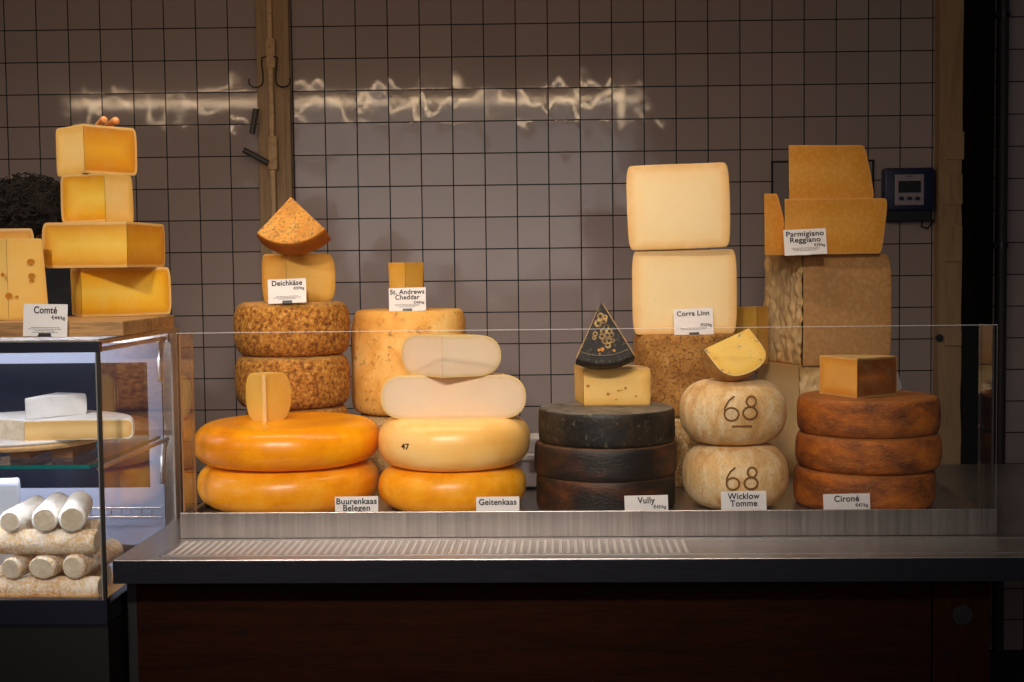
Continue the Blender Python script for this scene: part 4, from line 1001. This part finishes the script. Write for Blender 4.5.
# left hand fingers
lh = Vector((shL.x+.05,shL.y-.29,shL.z-.51))
for i in range(4): addskin([((lh.x+(i-1.5)*.018, lh.y+.01, lh.z), .009), ((lh.x+(i-1.5)*.019, lh.y-.04, lh.z+.002), .0085), ((lh.x+(i-1.5)*.019, lh.y-.07, lh.z-.012), .0075), ((lh.x+(i-1.5)*.019, lh.y-.085, lh.z-.028), .0065)])
addskin([((lh.x+.02, lh.y+.03, lh.z), .011), ((lh.x+.045, lh.y+.0, lh.z-.006), .010), ((lh.x+.05, lh.y-.03, lh.z-.016), .008)])
# face: nose, brow, ears
def hp_(x, y, z_):
    v = Matrix.Rotation(R_(62), 3, 'X') @ Vector((x, y, z_)); return Vector((hd.x, hd.y, hd.z-.01)) + v
addskin([(tuple(hp_(0,-.075,.005)), .010), (tuple(hp_(0,-.095,-.02)), .012), (tuple(hp_(0,-.08,-.028)), .010)])
for s in (-1,1): addskin([(tuple(hp_(s*.07,.005,.008)), (.006,.014)), (tuple(hp_(s*.078,.01,-.012)), (.005,.016)), (tuple(hp_(s*.07,.005,-.032)), (.005,.01))])
finish('body', bm, M['skin'], pe)
for s in (-1,1):
    bm = bmesh.new(); bmesh.ops.create_uvsphere(bm, u_segments=12, v_segments=8, radius=.011, matrix=Matrix.Translation(hp_(s*.03, -.074, 0))); finish('eye', bm, plain('eye_dark', (40,26,20), .2), pe)
bm = bmesh.new(); tube(bm, [hp_(-.022,-.076,-.052), hp_(0,-.084,-.054), hp_(.022,-.076,-.052)], .005); finish('lips', bm, plain('lip', (150,84,72), .5), pe)
sw = [
 [((0,.10,.90),(.165,.125)), ((0,.10,1.12),(.17,.13)), ((sh.x,sh.y+.02,sh.z-.12),(.2,.15)), ((sh.x,sh.y,sh.z-.005),(.15,.125)), ((sh.x+.01,sh.y-.02,sh.z+.055),(.095,.09)), ((hd.x,hd.y+.03,hd.z-.075),(.09,.085))],
 [3, (tuple(shR),(.085,.085)), (tuple((shR+elb)/2),(.068,.068)), (tuple(elb),(.062,.062)), (tuple(elb*.45+hand*.55),(.048,.048)), (tuple(elb*.25+hand*.75),(.042,.042))],
 [3, (tuple(shL),(.068,.068)), ((shL.x-.04,shL.y-.02,shL.z-.26),(.054,.054)), ((shL.x+.0,shL.y-.16,shL.z-.44),(.042,.042))]]
m3 = skinned(sw, None, 's', None); bm = bmesh.new(); bm.from_mesh(m3); finish('shirt', bm, M['cloth'], pe)
tw = [[((0,.10,.96),(.16,.122)), ((0,.10,.88),(.165,.125))], [0, ((.09,.10,.82),(.10,.10)), ((.10,.10,.48),(.075,.075)), ((.10,.12,.11),(.06,.06))], [0, ((-.09,.10,.82),(.10,.10)), ((-.10,.10,.48),(.075,.075)), ((-.10,.12,.11),(.06,.06))]]
m3 = skinned(tw, None, 's', None); bm = bmesh.new(); bm.from_mesh(m3); finish('trousers', bm, M['cloth'], pe)
# hair: soft mass with many curls
bm = bmesh.new(); hc_ = Vector((hd.x, hd.y-.005, hd.z+.012))
bmesh.ops.create_icosphere(bm, subdivisions=5, radius=1)
for v in bm.verts:
    d = v.co.normalized(); r = 1+.13*noise.noise(d*4.2)+.07*noise.noise(d*11)
    if d.y < -.1 and d.z < -.6: r *= .8
    v.co = hc_ + Vector((d.x*.092*r, d.y*.098*r, d.z*.082*r))
rr = random.Random(5)
for i in range(420):
    d = Vector((rr.gauss(0,1), rr.gauss(0,1), rr.gauss(.25,1))).normalized()
    if d.z < -.7: continue
    b0 = hc_ + Vector((d.x*.088, d.y*.094, d.z*.078)); cr_ = .005+.007*rr.random(); t1 = d.orthogonal().normalized(); t2 = d.cross(t1); ph = rr.random()*6.28
    pts = [b0 + d*(.003+.022*k/14) + (t1*math.cos(ph+k*.62)+t2*math.sin(ph+k*.62))*cr_ for k in range(15)]
    tube(bm, pts, .0013, 4, taper=[.0022*(1-.5*k/14) for k in range(15)])
finish('hair', bm, M['hair'], pe)

# ------------------------------------------------------------------ light
def area(name, loc, tgt, sx, sy, e, col, spread=None, cam=False):
    l = bpy.data.lights.new(name, 'AREA'); l.shape = 'RECTANGLE'; l.size = sx; l.size_y = sy; l.energy = e; l.color = col
    if spread: l.spread = R_(spread)
    o = bpy.data.objects.new(name, l); C.objects.link(o); o.location = loc
    d = Vector(tgt)-Vector(loc); o.rotation_euler = d.to_track_quat('-Z','Y').to_euler(); return o
def spot(name, loc, tgt, e, ang, col, blend=.6, r=.05):
    l = bpy.data.lights.new(name, 'SPOT'); l.energy = e; l.spot_size = R_(ang); l.spot_blend = blend; l.shadow_soft_size = r; l.color = col
    o = bpy.data.objects.new(name, l); C.objects.link(o); o.location = loc
    d = Vector(tgt)-Vector(loc); o.rotation_euler = d.to_track_quat('-Z','Y').to_euler(); return o
warm = (1.0, .90, .78)
# linear pendant over the aisle, hanging from the ceiling above the frame
lx0, lx1 = -2.0, .45
ph = thing('linear_pendant', 'long slim pendant lamp hanging above the counter', 'lamp', ((lx0+lx1)/2, 2.55, 2.16))
hl = (lx1-lx0)/2
boxobj('lamp_housing', M['black'], (-hl, hl, -.02, .02, .0, .035), ph)
boxobj('diffuser', M['lightstrip'], (-hl+.01, hl-.01, -.009, .009, -.016, -.0005), ph)
for s in (-1, 1):
    bm = bmesh.new(); tube(bm, [(s*hl*.7,0,.035), (s*hl*.7,0,1.04)], .002, 6); finish('cable', bm, M['black'], ph)
area('pendant_light', ((lx0+lx1)/2, 2.55, 2.14), ((lx0+lx1)/2, 2.55, 0), lx1-lx0, .02, 7, warm)
spot('spot_left', (-1.0, .2, 2.55), (-.7, 2.75, 1.05), 125, 42, warm, 1, .09)
spot('spot_centre', (-.25, .2, 2.55), (-.2, 2.8, 1.05), 125, 42, warm, 1, .09)
spot('spot_right', (.3, .2, 2.55), (.38, 2.8, 1.08), 62, 40, warm, 1, .09)
area('room_fill', (-.4, -1.0, 1.9), (-.2, 3.0, 1.1), 2.4, 1.2, 14, (1,.93,.88))
w = bpy.data.worlds.new('world'); sc.world = w; w.use_nodes = True
w.node_tree.nodes['Background'].inputs[0].default_value = (.9,.85,.85,1); w.node_tree.nodes['Background'].inputs[1].default_value = .03
sc.view_settings.view_transform = 'Standard'; sc.view_settings.look = 'None'; sc.view_settings.exposure = .12
